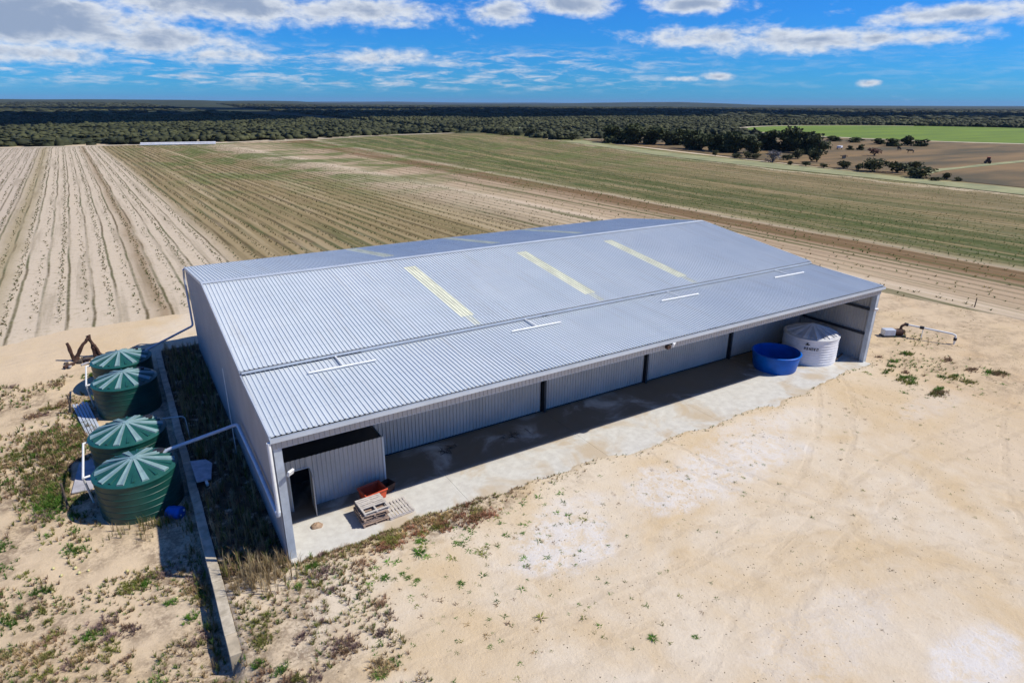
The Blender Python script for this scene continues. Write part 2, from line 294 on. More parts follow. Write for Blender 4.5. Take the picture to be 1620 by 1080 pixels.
    t.links.new(c, b.inputs['Base Color'])
    bn = t.nodes.new('ShaderNodeBump'); bn.inputs['Strength'].default_value = .5; bn.inputs['Distance'].default_value = .08
    t.links.new(mth(t, 'ADD', mth(t, 'MULTIPLY', nC, .6), mth(t, 'ADD', mth(t, 'MULTIPLY', nF, .25), mth(t, 'MULTIPLY', line, .35))), bn.inputs['Height']); t.links.new(bn.outputs[0], b.inputs['Normal'])
    return m
M['field'] = field_mat()
M['paddock'] = mat('dry_paddock', (.21, .13, .05), .95, 0, .2, .03, .4, 2, col2=(.06, .05, .02), stretch=(.5, 2.2, 1))  # dark patches of growth also stand in for a cloud's shade
M['circle'] = mat('irrigated_crop', (.14, .21, .004), .9, 0, .10, .03, .3, 1.5, col2=(.09, .15, .004), stretch=(.4, 2, 1))
M['track'] = mat('pale_sand_track', (.60, .51, .37), .95, 0, .10, .3, .3, 4)
M['verge'] = mat('yellow_green_verge', (.30, .29, .14), .95, 0, .2, .12, .4, 2, col2=(.20, .21, .10))
def concrete_mat():
    m, t, b = base_mat('slab_concrete', .85, 0, .3)
    g = t.nodes.new('ShaderNodeNewGeometry'); P = g.outputs['Position']
    nA = noise(t, P, .35, 6, .6, .6); nB = noise(t, P, 2.2, 6, .65); nC = noise(t, P, 14, 5, .7)
    c = mixc(t, sstep(t, nB, .3, .7), (.50, .48, .435), (.60, .585, .535))
    sx_ = t.nodes.new('ShaderNodeSeparateXYZ'); t.links.new(P, sx_.inputs[0])
    s = mth(t, 'ADD', nA, mth(t, 'MULTIPLY', mth(t, 'ABSOLUTE', mth(t, 'SUBTRACT', sx_.outputs[1], 1.2)), .022))
    c = mixc(t, mth(t, 'MULTIPLY', sstep(t, s, .50, .68), .8), c, (.47, .37, .245))       # blown sand
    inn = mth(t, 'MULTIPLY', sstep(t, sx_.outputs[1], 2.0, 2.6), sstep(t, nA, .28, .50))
    c = mixc(t, mth(t, 'MULTIPLY', inn, .9), c, (.17, .13, .085))      # dirt on the covered floor, with roof shade painted into its colour
    c = mixc(t, mth(t, 'MULTIPLY', sstep(t, nC, .58, .75), .25), c, (.30, .27, .23))
    t.links.new(c, b.inputs['Base Color'])
    bn = t.nodes.new('ShaderNodeBump'); bn.inputs['Strength'].default_value = .2; bn.inputs['Distance'].default_value = .01
    t.links.new(nC, bn.inputs['Height']); t.links.new(bn.outputs[0], b.inputs['Normal'])
    return m
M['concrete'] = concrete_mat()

# ------------------------------------------------------------------ mesh builders
class MB:
    def __init__(s): s.v = []; s.f = []
    def add(s, vs, fs):
        o = len(s.v); s.v += [tuple(p) for p in vs]; s.f += [tuple(i+o for i in q) for q in fs]; return s
    def box(s, a, b):
        x0, y0, z0 = a; x1, y1, z1 = b
        return s.add([(x0, y0, z0), (x1, y0, z0), (x1, y1, z0), (x0, y1, z0), (x0, y0, z1), (x1, y0, z1), (x1, y1, z1), (x0, y1, z1)],
                     [(0, 3, 2, 1), (4, 5, 6, 7), (0, 1, 5, 4), (1, 2, 6, 5), (2, 3, 7, 6), (3, 0, 4, 7)])
    def obox(s, c, ax, ay, az, hx, hy, hz):
        c = Vector(c); ax = Vector(ax).normalized()*hx; ay = Vector(ay).normalized()*hy; az = Vector(az).normalized()*hz
        P = [c+i*ax+j*ay+k*az for k in (-1, 1) for (i, j) in ((-1, -1), (1, -1), (1, 1), (-1, 1))]
        return s.add(P, [(0, 3, 2, 1), (4, 5, 6, 7), (0, 1, 5, 4), (1, 2, 6, 5), (2, 3, 7, 6), (3, 0, 4, 7)])
    def tube(s, pts, r, n=10, cap=True):
        pts = [Vector(p) for p in pts]; rs = r if isinstance(r, (list, tuple)) else [r]*len(pts)
        vs = []; fs = []; prev = None
        for i, p in enumerate(pts):
            d = (pts[min(i+1, len(pts)-1)]-pts[max(i-1, 0)]).normalized()
            if prev is None:
                ref = Vector((0, 0, 1)) if abs(d.z) < .9 else Vector((1, 0, 0)); a = d.cross(ref).normalized()
            else: a = (prev-d*prev.dot(d)).normalized()
            prev = a; b = d.cross(a)
            for k in range(n):
                t = 2*math.pi*k/n; vs.append(p+(a*math.cos(t)+b*math.sin(t))*rs[i])
        for i in range(len(pts)-1):
            for k in range(n):
                k2 = (k+1) % n; fs.append((i*n+k, i*n+k2, (i+1)*n+k2, (i+1)*n+k))
        if cap:
            fs.append(tuple(range(n))[::-1]); fs.append(tuple((len(pts)-1)*n+k for k in range(n)))
        return s.add(vs, fs)
    def lathe(s, prof, n=48, c=(0, 0, 0), closed=False):
        vs = []; fs = []
        for r, z in prof:
            for k in range(n):
                t = 2*math.pi*k/n; vs.append((c[0]+r*math.cos(t), c[1]+r*math.sin(t), c[2]+z))
        for i in range(len(prof)-1):
            for k in range(n):
                k2 = (k+1) % n; fs.append((i*n+k, i*n+k2, (i+1)*n+k2, (i+1)*n+k))
        return s.add(vs, fs)
    def build(s, name, m, parent=None, smooth=False, bevel=0):
        me = bpy.data.meshes.new(name); me.from_pydata(s.v, [], s.f); me.validate(); me.materials.append(m)
        if smooth: me.polygons.foreach_set('use_smooth', [True]*len(me.polygons))
        me.update(); o = bpy.data.objects.new(name, me); COL.objects.link(o); o.parent = parent
        if bevel:
            b = o.modifiers.new('bevel', 'BEVEL'); b.width = bevel; b.segments = 2; b.limit_method = 'ANGLE'
        if smooth:
            e = o.modifiers.new('split', 'EDGE_SPLIT'); e.split_angle = rad(35)
        return o
def tag(o, label=None, cat=None, group=None, kind=None):
    if label: o['label'] = label
    if cat: o['category'] = cat
    if group: o['group'] = group
    if kind: o['kind'] = kind
    return o
def empty(name, loc=(0, 0, 0), rz=0):
    o = bpy.data.objects.new(name, None); COL.objects.link(o); o.location = loc; o.rotation_euler = (0, 0, rz); o.empty_display_size = .3; return o
def share(src, name, parent, mtx=None):
    c = bpy.data.objects.new(name, src.data); COL.objects.link(c); c.parent = parent
    for md in src.modifiers:
        n = c.modifiers.new(md.name, md.type)
        if md.type == 'BEVEL': n.width = md.width; n.segments = md.segments; n.limit_method = md.limit_method
        if md.type == 'EDGE_SPLIT': n.split_angle = md.split_angle
    if mtx is not None: c.matrix_local = mtx
    return c
def mesh_np(name, V, F, m, tint=None, smooth=False, attr='tint'):
    me = bpy.data.meshes.new(name); V = np.asarray(V, np.float32); F = np.asarray(F, np.int32); k = F.shape[1]
    me.vertices.add(len(V)); me.vertices.foreach_set('co', V.ravel())
    me.loops.add(F.size); me.loops.foreach_set('vertex_index', F.ravel())
    me.polygons.add(len(F)); me.polygons.foreach_set('loop_start', np.arange(0, F.size, k, dtype=np.int32)); me.polygons.foreach_set('loop_total', np.full(len(F), k, np.int32))
    if smooth: me.polygons.foreach_set('use_smooth', np.ones(len(F), bool))
    me.update(calc_edges=True)
    if tint is not None:
        a = me.attributes.new(attr, 'FLOAT_COLOR', 'POINT'); a.data.foreach_set('color', np.asarray(tint, np.float32).ravel())
    me.materials.append(m); o = bpy.data.objects.new(name, me); COL.objects.link(o); return o

# ------------------------------------------------------------------ terrain
def sand_edge(x):      # where blown sand overlaps the front of the slab (world y)
    return -.25 - .75*ss(x, 10, 24) + .55*ss(x, 30, 37) + (vnoise(x*.7, 3.1, 5)-.5)*.55 + (vnoise(x*2.6, 9.1, 6)-.5)*.22
def hz(x, y):
    x = np.asarray(x, float); y = np.asarray(y, float)
    z = (fbm(x*.25, y*.25, 3, 3)-.5)*.10 + (fbm(x*1.3, y*1.3, 4, 3)-.5)*.07
    inside = ss(x, -.6, .3)*(1-ss(x, 39.8, 40.6))                           # under and beside the shed pad
    e = sand_edge(x)
    pad = inside*ss(y, -6, -1)*(1-ss(y, 27.5, 29))
    z = z*(1-.8*pad)
    z = z+inside*((y > -3)*(y < 8))*(.045*(1-ss(y, e-.1, e+.1))*ss(y, -3, -.5)-.10*ss(y, e-.05, e+.18))
    strip = ss(x, -2.9, -2.6)*(1-ss(x, -.6, .1))*ss(y, -1, 1.5)*(1-ss(y, 26, 29))
    z = z-.10*strip
    # lower yard with the tanks, held back by the block wall
    low = -.85+.35*ss(y, 2.5, 6.5)+.25*ss(y, 24, 27)
    wallpart = 1-ss(x, -2.72, -2.45)
    slope = 1-ss(x, -4.6, -1.2)
    k = ss(y, -4.6, -3.7)
    lowmask = (wallpart*k+slope*(1-k))*(1-ss(y, 26.5, 30.5))
    z = z*(1-.2*lowmask)+low*lowmask
    # far land: gentle swell and low hills on the horizon
    r = np.hypot(x+3, y+22)
    hills = ss(r, 1800, 7000)*(55*np.clip(fbm(x/2600., y/2600., 21, 4)-.42, 0, 1)*2.2)+ss(r, 500, 2500)*6*(fbm(x/500., y/500., 31, 3)-.5)
    azm = np.degrees(np.arctan2(x+3, y+22))
    hills = hills*(1-.75*ss(azm, 42, 56))
    return z+hills
xs = np.concatenate([-np.geomspace(22000, 19, 46), np.arange(-18, 62, .2), np.geomspace(63, 22000, 46)])
ys = np.concatenate([-np.geomspace(3000, 25, 20), np.arange(-24, 34, .2), np.geomspace(35, 24000, 56)])
X, Y = np.meshgrid(xs, ys); Z = hz(X, Y)
nx, ny = len(xs), len(ys); idx = np.arange(nx*ny).reshape(ny, nx)
F = np.stack([idx[:-1, :-1].ravel(), idx[:-1, 1:].ravel(), idx[1:, 1:].ravel(), idx[1:, :-1].ravel()], 1)
lime = np.zeros_like(X)
for cx0, cy0, rx, ry, k in ((9.8, -5.0, 2.6, 1.9, 1), (11.6, -3.0, 2.0, 1.0, .7), (20.0, -4.2, 6.5, 2.0, .95), (25.5, -2.6, 5, 1.2, .6), (18.2, -16.8, 2.2, 1.2, 1), (14.8, -13.5, 4, 1.5, .35), (37, -6, 5, 1.0, .4)):
    q = ((X-cx0)/rx)**2+((Y-cy0)/ry)**2
    lime = np.maximum(lime, k*(1-ss(q+(fbm(X*.9, Y*.9, 41)-.5)*1.6, .35, 1.3)))
grass = np.clip((1-ss(X, -1.0, 2.2))*1.0 + (1-ss(np.abs(Y+1.0-(X-3)*.02), .3, 1.6))*(1-ss(X, 10, 16)), 0, 1)*(1-ss(Y, 24, 29))
grass = np.clip(grass, 0, 1)*ss(fbm(X*.5, Y*.5, 51), .28, .55)
grass = np.maximum(grass, .55*ss(X, 40, 42)*(1-ss(X, 60, 70))*ss(fbm(X*.4, Y*.8, 52), .4, .6))
grass = np.where((X > -2.5) & (X < .05) & (Y > -.2) & (Y < 28), 2.0, grass)
orange = np.clip((1-ss(X, -6, 0))*.7+ss(X, 38, 42)*(1-ss(X, 58, 66))*.8+ss(X, 28, 33)*(1-ss(Y, -3, 1))*.45, 0, 1)
R_ = np.hypot(X+3, Y+22); far = np.clip(ss(Y, 296, 312)+ss(X, 205, 225)+(1-ss(X, -120, -90))*ss(Y, 150, 200), 0, 1)
zone = np.stack([lime, grass, orange, far], -1).reshape(-1, 4)
g = mesh_np('ground', np.stack([X.ravel(), Y.ravel(), Z.ravel()], 1), F, M['ground'], zone, True, 'zone')
tag(g, 'sandy ground of the yard running out to the wooded horizon', None, None, 'structure')

# crop field: rows run away from the yard and bend gently with the land
def bend(u, y):
    o = np.interp(u, [-90, -13, -8.6, 0, 6.5, 62, 101, 153, 200], [-8, -8, -7.7, -9, -11.3, -22, 27, 42, 50])
    e = np.interp(u, [60, 101], [1.2, 2.0])
    return o*np.clip((np.asarray(y, float)-40)/230, 0, 1.05)**e
def field_end(x): return 290+40*ss(x, 40, 170)
us = np.arange(-90, 171, 1.0); vs_ = np.concatenate([np.arange(0, 60, 1.5), np.arange(60, 334, 4.)])
U, V_ = np.meshgrid(us, vs_)
FY0 = np.interp(us, [-90, -14, -9, 0, 8, 44, 47, 58, 64, 171], [33.5, 34, 36.5, 36.5, 31.5, 31.5, 28, 12, -22, -22])
Yf = FY0[None, :]+(V_/330.0)*(334-FY0[None, :]); Xf = U+bend(U, Yf)
Yf = np.minimum(Yf, field_end(Xf)); Zf = .03+hz(Xf, Yf)*0+(fbm(Xf*.2, Yf*.2, 3, 3)-.5)*.0
# keep the sheet just above the yard sheet
Zf = np.maximum(hz(Xf, Yf)+.03, .075)
Zf[0, :] = hz(Xf[0], Yf[0])-.02
nu, nv = len(us), len(vs_); idx = np.arange(nu*nv).reshape(nv, nu)
F = np.stack([idx[:-1, :-1].ravel(), idx[:-1, 1:].ravel(), idx[1:, 1:].ravel(), idx[1:, :-1].ravel()], 1)
row = np.stack([U/250.0+.4, Yf/400.0, np.zeros_like(U), np.ones_like(U)], -1).reshape(-1, 4)
fo = mesh_np('crop_field', np.stack([Xf.ravel(), Yf.ravel(), Zf.ravel()], 1), F, M['field'], row, True, 'row')
tag(fo, 'sandy crop field with long planted rows behind the shed', None, None, 'structure')
def sheet(name, pts, z, m, label):
    o = MB().add([(x, y, z) for x, y in pts], [tuple(range(len(pts)))]).build(name, m); return tag(o, label, None, None, 'structure')
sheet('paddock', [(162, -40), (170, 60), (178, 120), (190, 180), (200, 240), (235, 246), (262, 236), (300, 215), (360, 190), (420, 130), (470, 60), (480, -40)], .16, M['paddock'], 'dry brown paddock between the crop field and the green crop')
cpts = [(490+142*math.cos(a*math.pi/36), 195+142*math.sin(a*math.pi/36)) for a in range(72)]
sheet('green_crop_circle', cpts, .22, M['circle'], 'bright green round irrigated crop beyond the paddock')
def ribbon(name, pts, w, z, m, label):
    P = [Vector((*p, z)) for p in pts]; mb = MB(); vs = []
    for i, p in enumerate(P):
        d = (P[min(i+1, len(P)-1)]-P[max(i-1, 0)]).normalized(); n = Vector((-d.y, d.x, 0))*w*(.5+.12*math.sin(i*2.3)); vs += [p+n, p-n]
    mb.add(vs, [(2*i, 2*i+1, 2*i+3, 2*i+2) for i in range(len(P)-1)]); return tag(mb.build(name, m), label, None, None, 'structure')
ribbon('circle_track', [(490+145*math.cos(a*math.pi/36), 195+145*math.sin(a*math.pi/36)) for a in range(8, 46)], 6, .20, M['track'], 'pale sand track round the far side of the green crop')
ribbon('paddock_track', [(176, 66), (193, 70), (208, 70), (224, 71), (251, 71.5), (300, 70), (380, 62)], 3.2, .24, M['verge'], 'pale track crossing the dry paddock')
ribbon('headland_track', [(-90, 293), (-40, 294), (8, 292), (37, 291), (62, 300), (89, 314), (130, 327), (176, 335)], 5, .13, M['track'], 'pale sand track along the far end of the field')
ribbon('field_verge', [(158, -30), (160, 34), (161, 62), (163, 100), (168, 150), (180, 200), (190, 236)], 11, .19, M['verge'], 'yellow green grassy verge along the right edge of the field')

# ------------------------------------------------------------------ shed
LEN, D1, D2, H0, H1, H2 = 40.0, 5.61, 10.7, 5.56, 6.08, 7.51
YR = D1+D2; YB = D1+2*D2
shed = empty('machinery_shed', (0, 0, 0)); tag(shed, 'long grey corrugated steel shed with an open lean-to front', 'shed')
PITCH = .2; RH = .036
def rib_profile(n, pitch=PITCH, h=RH, seed=0):
    out = []
    for i in range(n):
        b = i*pitch; out += [(b, 0), (b+.62*pitch, 0), (b+.72*pitch, h), (b+.90*pitch, h)]
    out.append((n*pitch, 0)); return out
def ribbed(o, ud, vd, nd_, n, length, pitch=PITCH, h=RH, cut0=None, cut1=None):
    """trapezoid-ribbed sheet: o origin, ud across ribs, vd along ribs, nd_ outward"""
    o = Vector(o); ud = Vector(ud).normalized(); vd = Vector(vd).normalized(); nn = Vector(nd_).normalized(); mb = MB(); vs = []
    pr = rib_profile(n, pitch, h)
    for s, hh in pr:
        l0 = cut0(s) if cut0 else 0; l1 = cut1(s) if cut1 else length
        vs += [o+ud*s+vd*l0+nn*hh, o+ud*s+vd*l1+nn*hh]
    mb.add(vs, [(2*i, 2*i+2, 2*i+3, 2*i+1) for i in range(len(pr)-1)]); return mb
def slope(y0, z0, y1, z1):
    d = Vector((0, y1-y0, z1-z0)); l = d.length; return d.normalized(), l
lean_d, lean_l = slope(-.06, H0, D1-.06, H1-.17)
n_l = Vector((1, 0, 0)).cross(lean_d)
ribbed((0, -.06, H0), (1, 0, 0), lean_d, n_l, 200, lean_l).build('lean_to_roof', M['roof'], shed)
fr_d, fr_l = slope(D1-.05, H1+.02, YR, H2); n_f = Vector((1, 0, 0)).cross(fr_d)
fro = ribbed((0, D1-.05, H1+.02), (1, 0, 0), fr_d, n_f, 200, fr_l).build('front_roof', M['roof'], shed)
rr_d, rr_l = slope(YB+.05, H1+.02, YR, H2); n_r = (Vector((1, 0, 0)).cross(rr_d)); n_r = n_r if n_r.z > 0 else -n_r
rro = ribbed((0, YB+.05, H1+.02), (1, 0, 0), rr_d, n_r, 200, rr_l).build('rear_roof', M['roof'], shed)
# skylight strips (same ribs, slightly proud)
def strip(x, org, d, nn, a, b, n=4, m='skylight', parent=None, w=0):
    o = Vector(org)+d*a+nn*.012; o.x = x; return ribbed(o, (1, 0, 0), d, nn, n, b-a).build('skylight', M[m], fro if d is fr_d else rro)
for x in (11.4, 19.8, 27.6):
    strip(x, (0, D1-.05, H1+.02), fr_d, n_f, 1.25, 9.2); strip(x+.2, (0, D1-.05, H1+.02), fr_d, n_f, .12, 1.2, 2, 'skylight_faint')
    strip(x, (0, YB+.05, H1+.02), rr_d, n_r, .3, 9.0, 4, 'skylight')
# ridge cap, barge flashings, gutters
rc = MB()
for sgn, d, nn in ((1, fr_d, n_f), (-1, rr_d, n_r)):
    a = Vector((0, YR, H2+.055)); e = a-d*.26+nn*.0
    rc.add([a+Vector((-.04, 0, 0)), a+Vector((LEN+.04, 0, 0)), e+Vector((LEN+.04, 0, -.006)), e+Vector((-.04, 0, -.006))], [(0, 1, 2, 3)])
rc.build('ridge_cap', M['trim'], shed)
for x in (-.045, LEN+.045):
    for (y0, z0, y1, z1) in ((-.06, H0, D1-.06, H1-.17), (D1-.05, H1+.02, YR, H2), (YB+.05, H1+.02, YR, H2)):
        d = Vector((0, y1-y0, z1-z0)); c = Vector((x, (y0+y1)/2, (z0+z1)/2-.04)); n = Vector((1, 0, 0)).cross(d.normalized())
        MB().obox(c, (1, 0, 0), d, n, .035, d.length/2-.01, .09).build('barge_flashing', M['trim'], shed)
def gutter(name, x0, x1, yb, yf, z0, z1, m, parent):
    mb = MB(); s = -1 if yf < yb else 1; t = .012
    mb.box((x0, min(yb, yf), z0), (x1, max(yb, yf), z0+t)); mb.box((x0, min(yf, yf-s*t), z0+t), (x1, max(yf, yf-s*t), z1)); mb.box((x0, min(yb, yb+s*t), z0+t), (x1, max(yb, yb+s*t), z1-.02))
    for x in (x0, x1-t): mb.box((x, min(yb, yf)+t, z0+t), (x+t, max(yb, yf)-t, z1-.01))
    return mb.build(name, m, parent)
gutter('front_gutter', -.08, LEN+.08, -.075, -.235, 5.38, 5.545, M['trim'], shed)
gutter('valley_gutter', 0, LEN, D1-.07, D1-.20, H1-.075, H1+.02, M['trim'], shed)
MB().box((.01, D1-.052, H1-.3), (LEN-.01, D1-.03, H1-.0)).build('valley_gap_shade', M['dark_steel'], shed)  # dark strip paints the gap shadow under the upper roof edge
gutter('rear_gutter', -.08, LEN+.08, YB+.06, YB+.22, 5.93, 6.09, M['trim'], shed)
# fascia under the gutter
ribbed((.0, -.02, 5.02), (1, 0, 0), (0, 0, 1), (0, -1, 0), 200, .40).build('fascia', M['wall'], shed)
MB().box((0, -.015, 4.985), (LEN, .06, 5.015)).build('fascia_trim', M['trim'], shed)
MB().box((.3, .10, 4.95), (LEN-.3, .30, 5.35)).build('eave_beam', M['dark_steel'], shed)
# walls
def ztop(y):
    if y < D1: return H0-.03+(H1-H0-.05)*y/D1
    if y < YR: return H1+(H2-H1)*(y-D1)/D2-.03
    return H2-(H2-H1)*(y-YR)/D2-.03
nw = int(YB/PITCH)
ribbed((0, 0, -.12), (0, 1, 0), (0, 0, 1), (-1, 0, 0), nw, 1, cut1=lambda s: ztop(s)+.12).build('end_wall', M['wall'], shed)
ribbed((LEN, 0, -.12), (0, 1, 0), (0, 0, 1), (1, 0, 0), nw, 1, cut1=lambda s: ztop(s)+.12).build('end_wall', M['wall'], shed)
ribbed((0, YB, -.1), (1, 0, 0), (0, 0, 1), (0, 1, 0), 200, H1+.08).build('rear_wall', M['wall'], shed)
# inner wall of the lean-to: one sheeted panel to each bay between dark columns
bays = [0, 8, 16, 24, 32, 40]
for i in range(1, 5):
    xa = bays[i]+.18 if i > 1 else 5.35
    n = int(round((bays[i+1]-.18-xa)/PITCH)); ribbed((xa, 5.47, .10), (1, 0, 0), (0, 0, 1), (0, -1, 0), n, 5.9).build('wall_panel', M['wall'], shed)
for x in bays[2:-1]:
    mb = MB(); mb.box((x-.075, 5.30, 0), (x+.075, 5.33, 5.9)); mb.box((x-.02, 5.33, 0), (x+.02, 5.52, 5.9)); mb.box((x-.10, 5.52, 0), (x+.10, 5.55, 5.9)); mb.build('inner_column', M['dark_steel'], shed)
    mb = MB(); d = Vector((0, 5.3, .38)); mb.obox((x, 2.75, 5.42), (1, 0, 0), d, Vector((1, 0, 0)).cross(d), .08, 2.6, .16); mb.build('rafter', M['dark_steel'], shed)
MB().box((5.35, 5.49, 0), (LEN-.05, 5.53, .098)).build('base_channel', M['dark_steel'], shed)
for x, s in ((.02, 1), (LEN-.02, -1)):
    for z in (1.9, 3.7):
        MB().box((min(x, x+s*.12), .32, z), (max(x, x+s*.12), 5.28, z+.16)).build('girt', M['dark_steel'], shed)
for x in (.02, LEN-.32):
    mb = MB(); mb.box((x, .0, -.1), (x+.30, .022, 5.0)); mb.box((x+.135, .022, -.1), (x+.165, .288, 5.0)); mb.box((x, .288, -.1), (x+.30, .31, 5.0)); mb.box((x, .024, -.1), (x+.02, .286, 5.0)); mb.box((x+.28, .024, -.1), (x+.30, .286, 5.0)); mb.build('corner_post', M['post'], shed)
# concrete floor in bay panels
slab = empty('concrete_slab', (0, 0, 0)); slab['kind'] = 'structure'; slab['label'] = 'pale concrete floor slab of the lean-to'
for i in range(5):
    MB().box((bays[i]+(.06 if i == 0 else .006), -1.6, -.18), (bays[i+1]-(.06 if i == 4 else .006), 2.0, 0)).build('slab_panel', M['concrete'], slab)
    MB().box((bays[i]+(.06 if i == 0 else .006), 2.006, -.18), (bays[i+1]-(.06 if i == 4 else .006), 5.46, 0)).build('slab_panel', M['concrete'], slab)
# rainwater pipes on the shed
dp = MB(); dp.tube([(-.13, -.13, 5.40), (-.13, -.13, 2.35)], .075, 12); dp.build('corner_downpipe', M['white_pipe'], shed, True)
def pipe_run(name, pts, r, m, parent=None, label=None, cat='pipe'):
    P = [Vector(p) for p in pts]; out = [P[0]]
    for i in range(1, len(P)-1):      # rounded elbows
        a = (P[i-1]-P[i]).normalized(); b = (P[i+1]-P[i]).normalized(); e = min(.22, (P[i-1]-P[i]).length*.4, (P[i+1]-P[i]).length*.4)
        for t in (0, .25, .5, .75, 1):
            out.append((P[i]+a*e)*(1-t)**2+P[i]*2*t*(1-t)+(P[i]+b*e)*t*t)
    out.append(P[-1]); o = MB().tube(out, r, 12).build(name, m, parent, True)
    if label: tag(o, label, cat)
    return o
pipe_run('rainwater_pipe', [(-.13, -.13, 2.42), (-.16, -.13, 2.22), (-.18, 4.0, 2.42), (-.25, 7.85, 2.55), (-3.35, 8.75, 1.62), (-3.6, 8.75, 1.45)], .085, M['grey_pipe'], None, 'thick grey rainwater pipe from the front corner to the nearest green tank')
pipe_run('rainwater_pipe', [(-.12, YB+.13, 5.95), (-.12, 27.95, 5.2), (-.12, 27.98, 1.5), (-3.3, 24.3, 1.50), (-3.7, 23.9, 1.35)], .075, M['grey_pipe'], None, 'grey rainwater pipe from the rear corner to the farthest green tank')
pipe_run('vent_pole', [(-.32, 9.7, 4.8), (-.32, 9.85, -.1)], .022, M['white_pipe'], None, 'thin white pole standing against the shaded end wall', 'pole')
# roof water spreaders
for i, (x, w) in enumerate(((4.1, 'leftmost, nearest the tanks'), (14.6, 'second from the left'), (25.25, 'third from the left'), (35.85, 'rightmost, near the white tank'))):
    sp = empty('roof_water_spreader', (x, 4.3, 0)); tag(sp, 'white T-shaped water spreader pipe on the lean-to roof, '+w, 'pipe', 'roof water spreaders')
    zz = lambda y: H0+(H1-.17-H0)*(y+.06)/D1+RH+.05
    MB().tube([(-1.55, .02, zz(4.32)), (1.55, -.06, zz(4.24))], .05, 10).build('cross_pipe', M['white_pipe'], sp, True)
    MB().tube([(0, .0, zz(4.3)+.01), (0, 1.1, zz(5.38)), (0, 1.30, zz(5.58)+.03)], .045, 10).build('stem_pipe', M['white_pipe'], sp, True)
# lamps
def flood(loc, rz, label):
    e = empty('flood_light', loc, rz); tag(e, label, 'light', 'flood lights')
    MB().obox((0, -.16, 0), (1, 0, 0), (0, 1, .35), (0, -.35, 1), .15, .05, .11).build('housing', M['lamp'], e, bevel=.02)
    MB().tube([(0, .0, .0), (0, -.12, .0)], .03, 8).build('bracket', M['dark_steel'], e)
flood((.40, .0, 3.95), rad(35), 'white flood light on the left corner post beside the small room')
flood((20.2, -.05, 5.25), rad(25), 'white flood light on the middle of the fascia')
MB().obox((19.93, -.14, 5.16), (1, 0, 0), (0, 1, 0), (0, 0, 1), .11, .10, .09).build('junction_box', M['rust'], shed)
flood((39.62, -.02, 3.98), rad(-20), 'white flood light on the right corner post')

# small room inside the lean-to
room = empty('store_room', (.25, 3.15, 0)); tag(room, 'small ribbed steel room with an open doorway inside the lean-to', 'room')
def rwall(name, o, ud, nn, n, l, cut0=None): return ribbed(o, ud, (0, 0, 1), nn, n, l, PITCH, .03, cut0).build(name, M['wall'], room)
rwall('front_wall', (1.62, 0, .01), (1, 0, 0), (0, -1, 0), 17, 2.52)
rwall('front_wall', (.1, 0, .01), (1, 0, 0), (0, -1, 0), 3, 2.52)
rwall('door_head', (.7, 0, 2.02), (1, 0, 0), (0, -1, 0), 4, .51); MB().box((1.5, -.028, 2.02), (1.62, .0, 2.53)).build('door_head_trim', M['wall'], room)
rwall('side_wall', (5.02, 0, .01), (0, 1, 0), (1, 0, 0), 10, 2.52)
MB().box((.1, .03, 2.40), (4.98, 2.2, 2.44)).build('blackout_ceiling', M['dark_steel'], room); MB().box((.1, 2.21, .01), (4.98, 2.25, 2.44)).build('blackout_wall', M['dark_steel'], room)  # ceiling and back wall added to block light so the doorway reads black
MB().box((4.985, -.05, .01), (5.065, .02, 2.54)).build('corner_flashing', M['trim'], room)
mb = MB(); mb.box((.69, -.045, .01), (.73, .03, 2.0)); mb.box((1.575, -.045, .01), (1.615, .03, 2.0)); mb.box((.69, -.045, 2.0), (1.615, .03, 2.04)); mb.build('door_frame', M['trim'], room)
dl = MB().obox((0, 0, 0), (1, 0, 0), (0, 1, 0), (0, 0, 1), .41, .018, .98).build('door', M['wall'], room); a = rad(-96); dl.location = (1.60+.41*math.cos(a), -.06+.41*math.sin(a), 1.0); dl.rotation_euler = (0, 0, a)
MB().tube([(.33, -.05, .0), (.33, .05, .0)], .02, 8).build('handle', M['dark_steel'], dl)

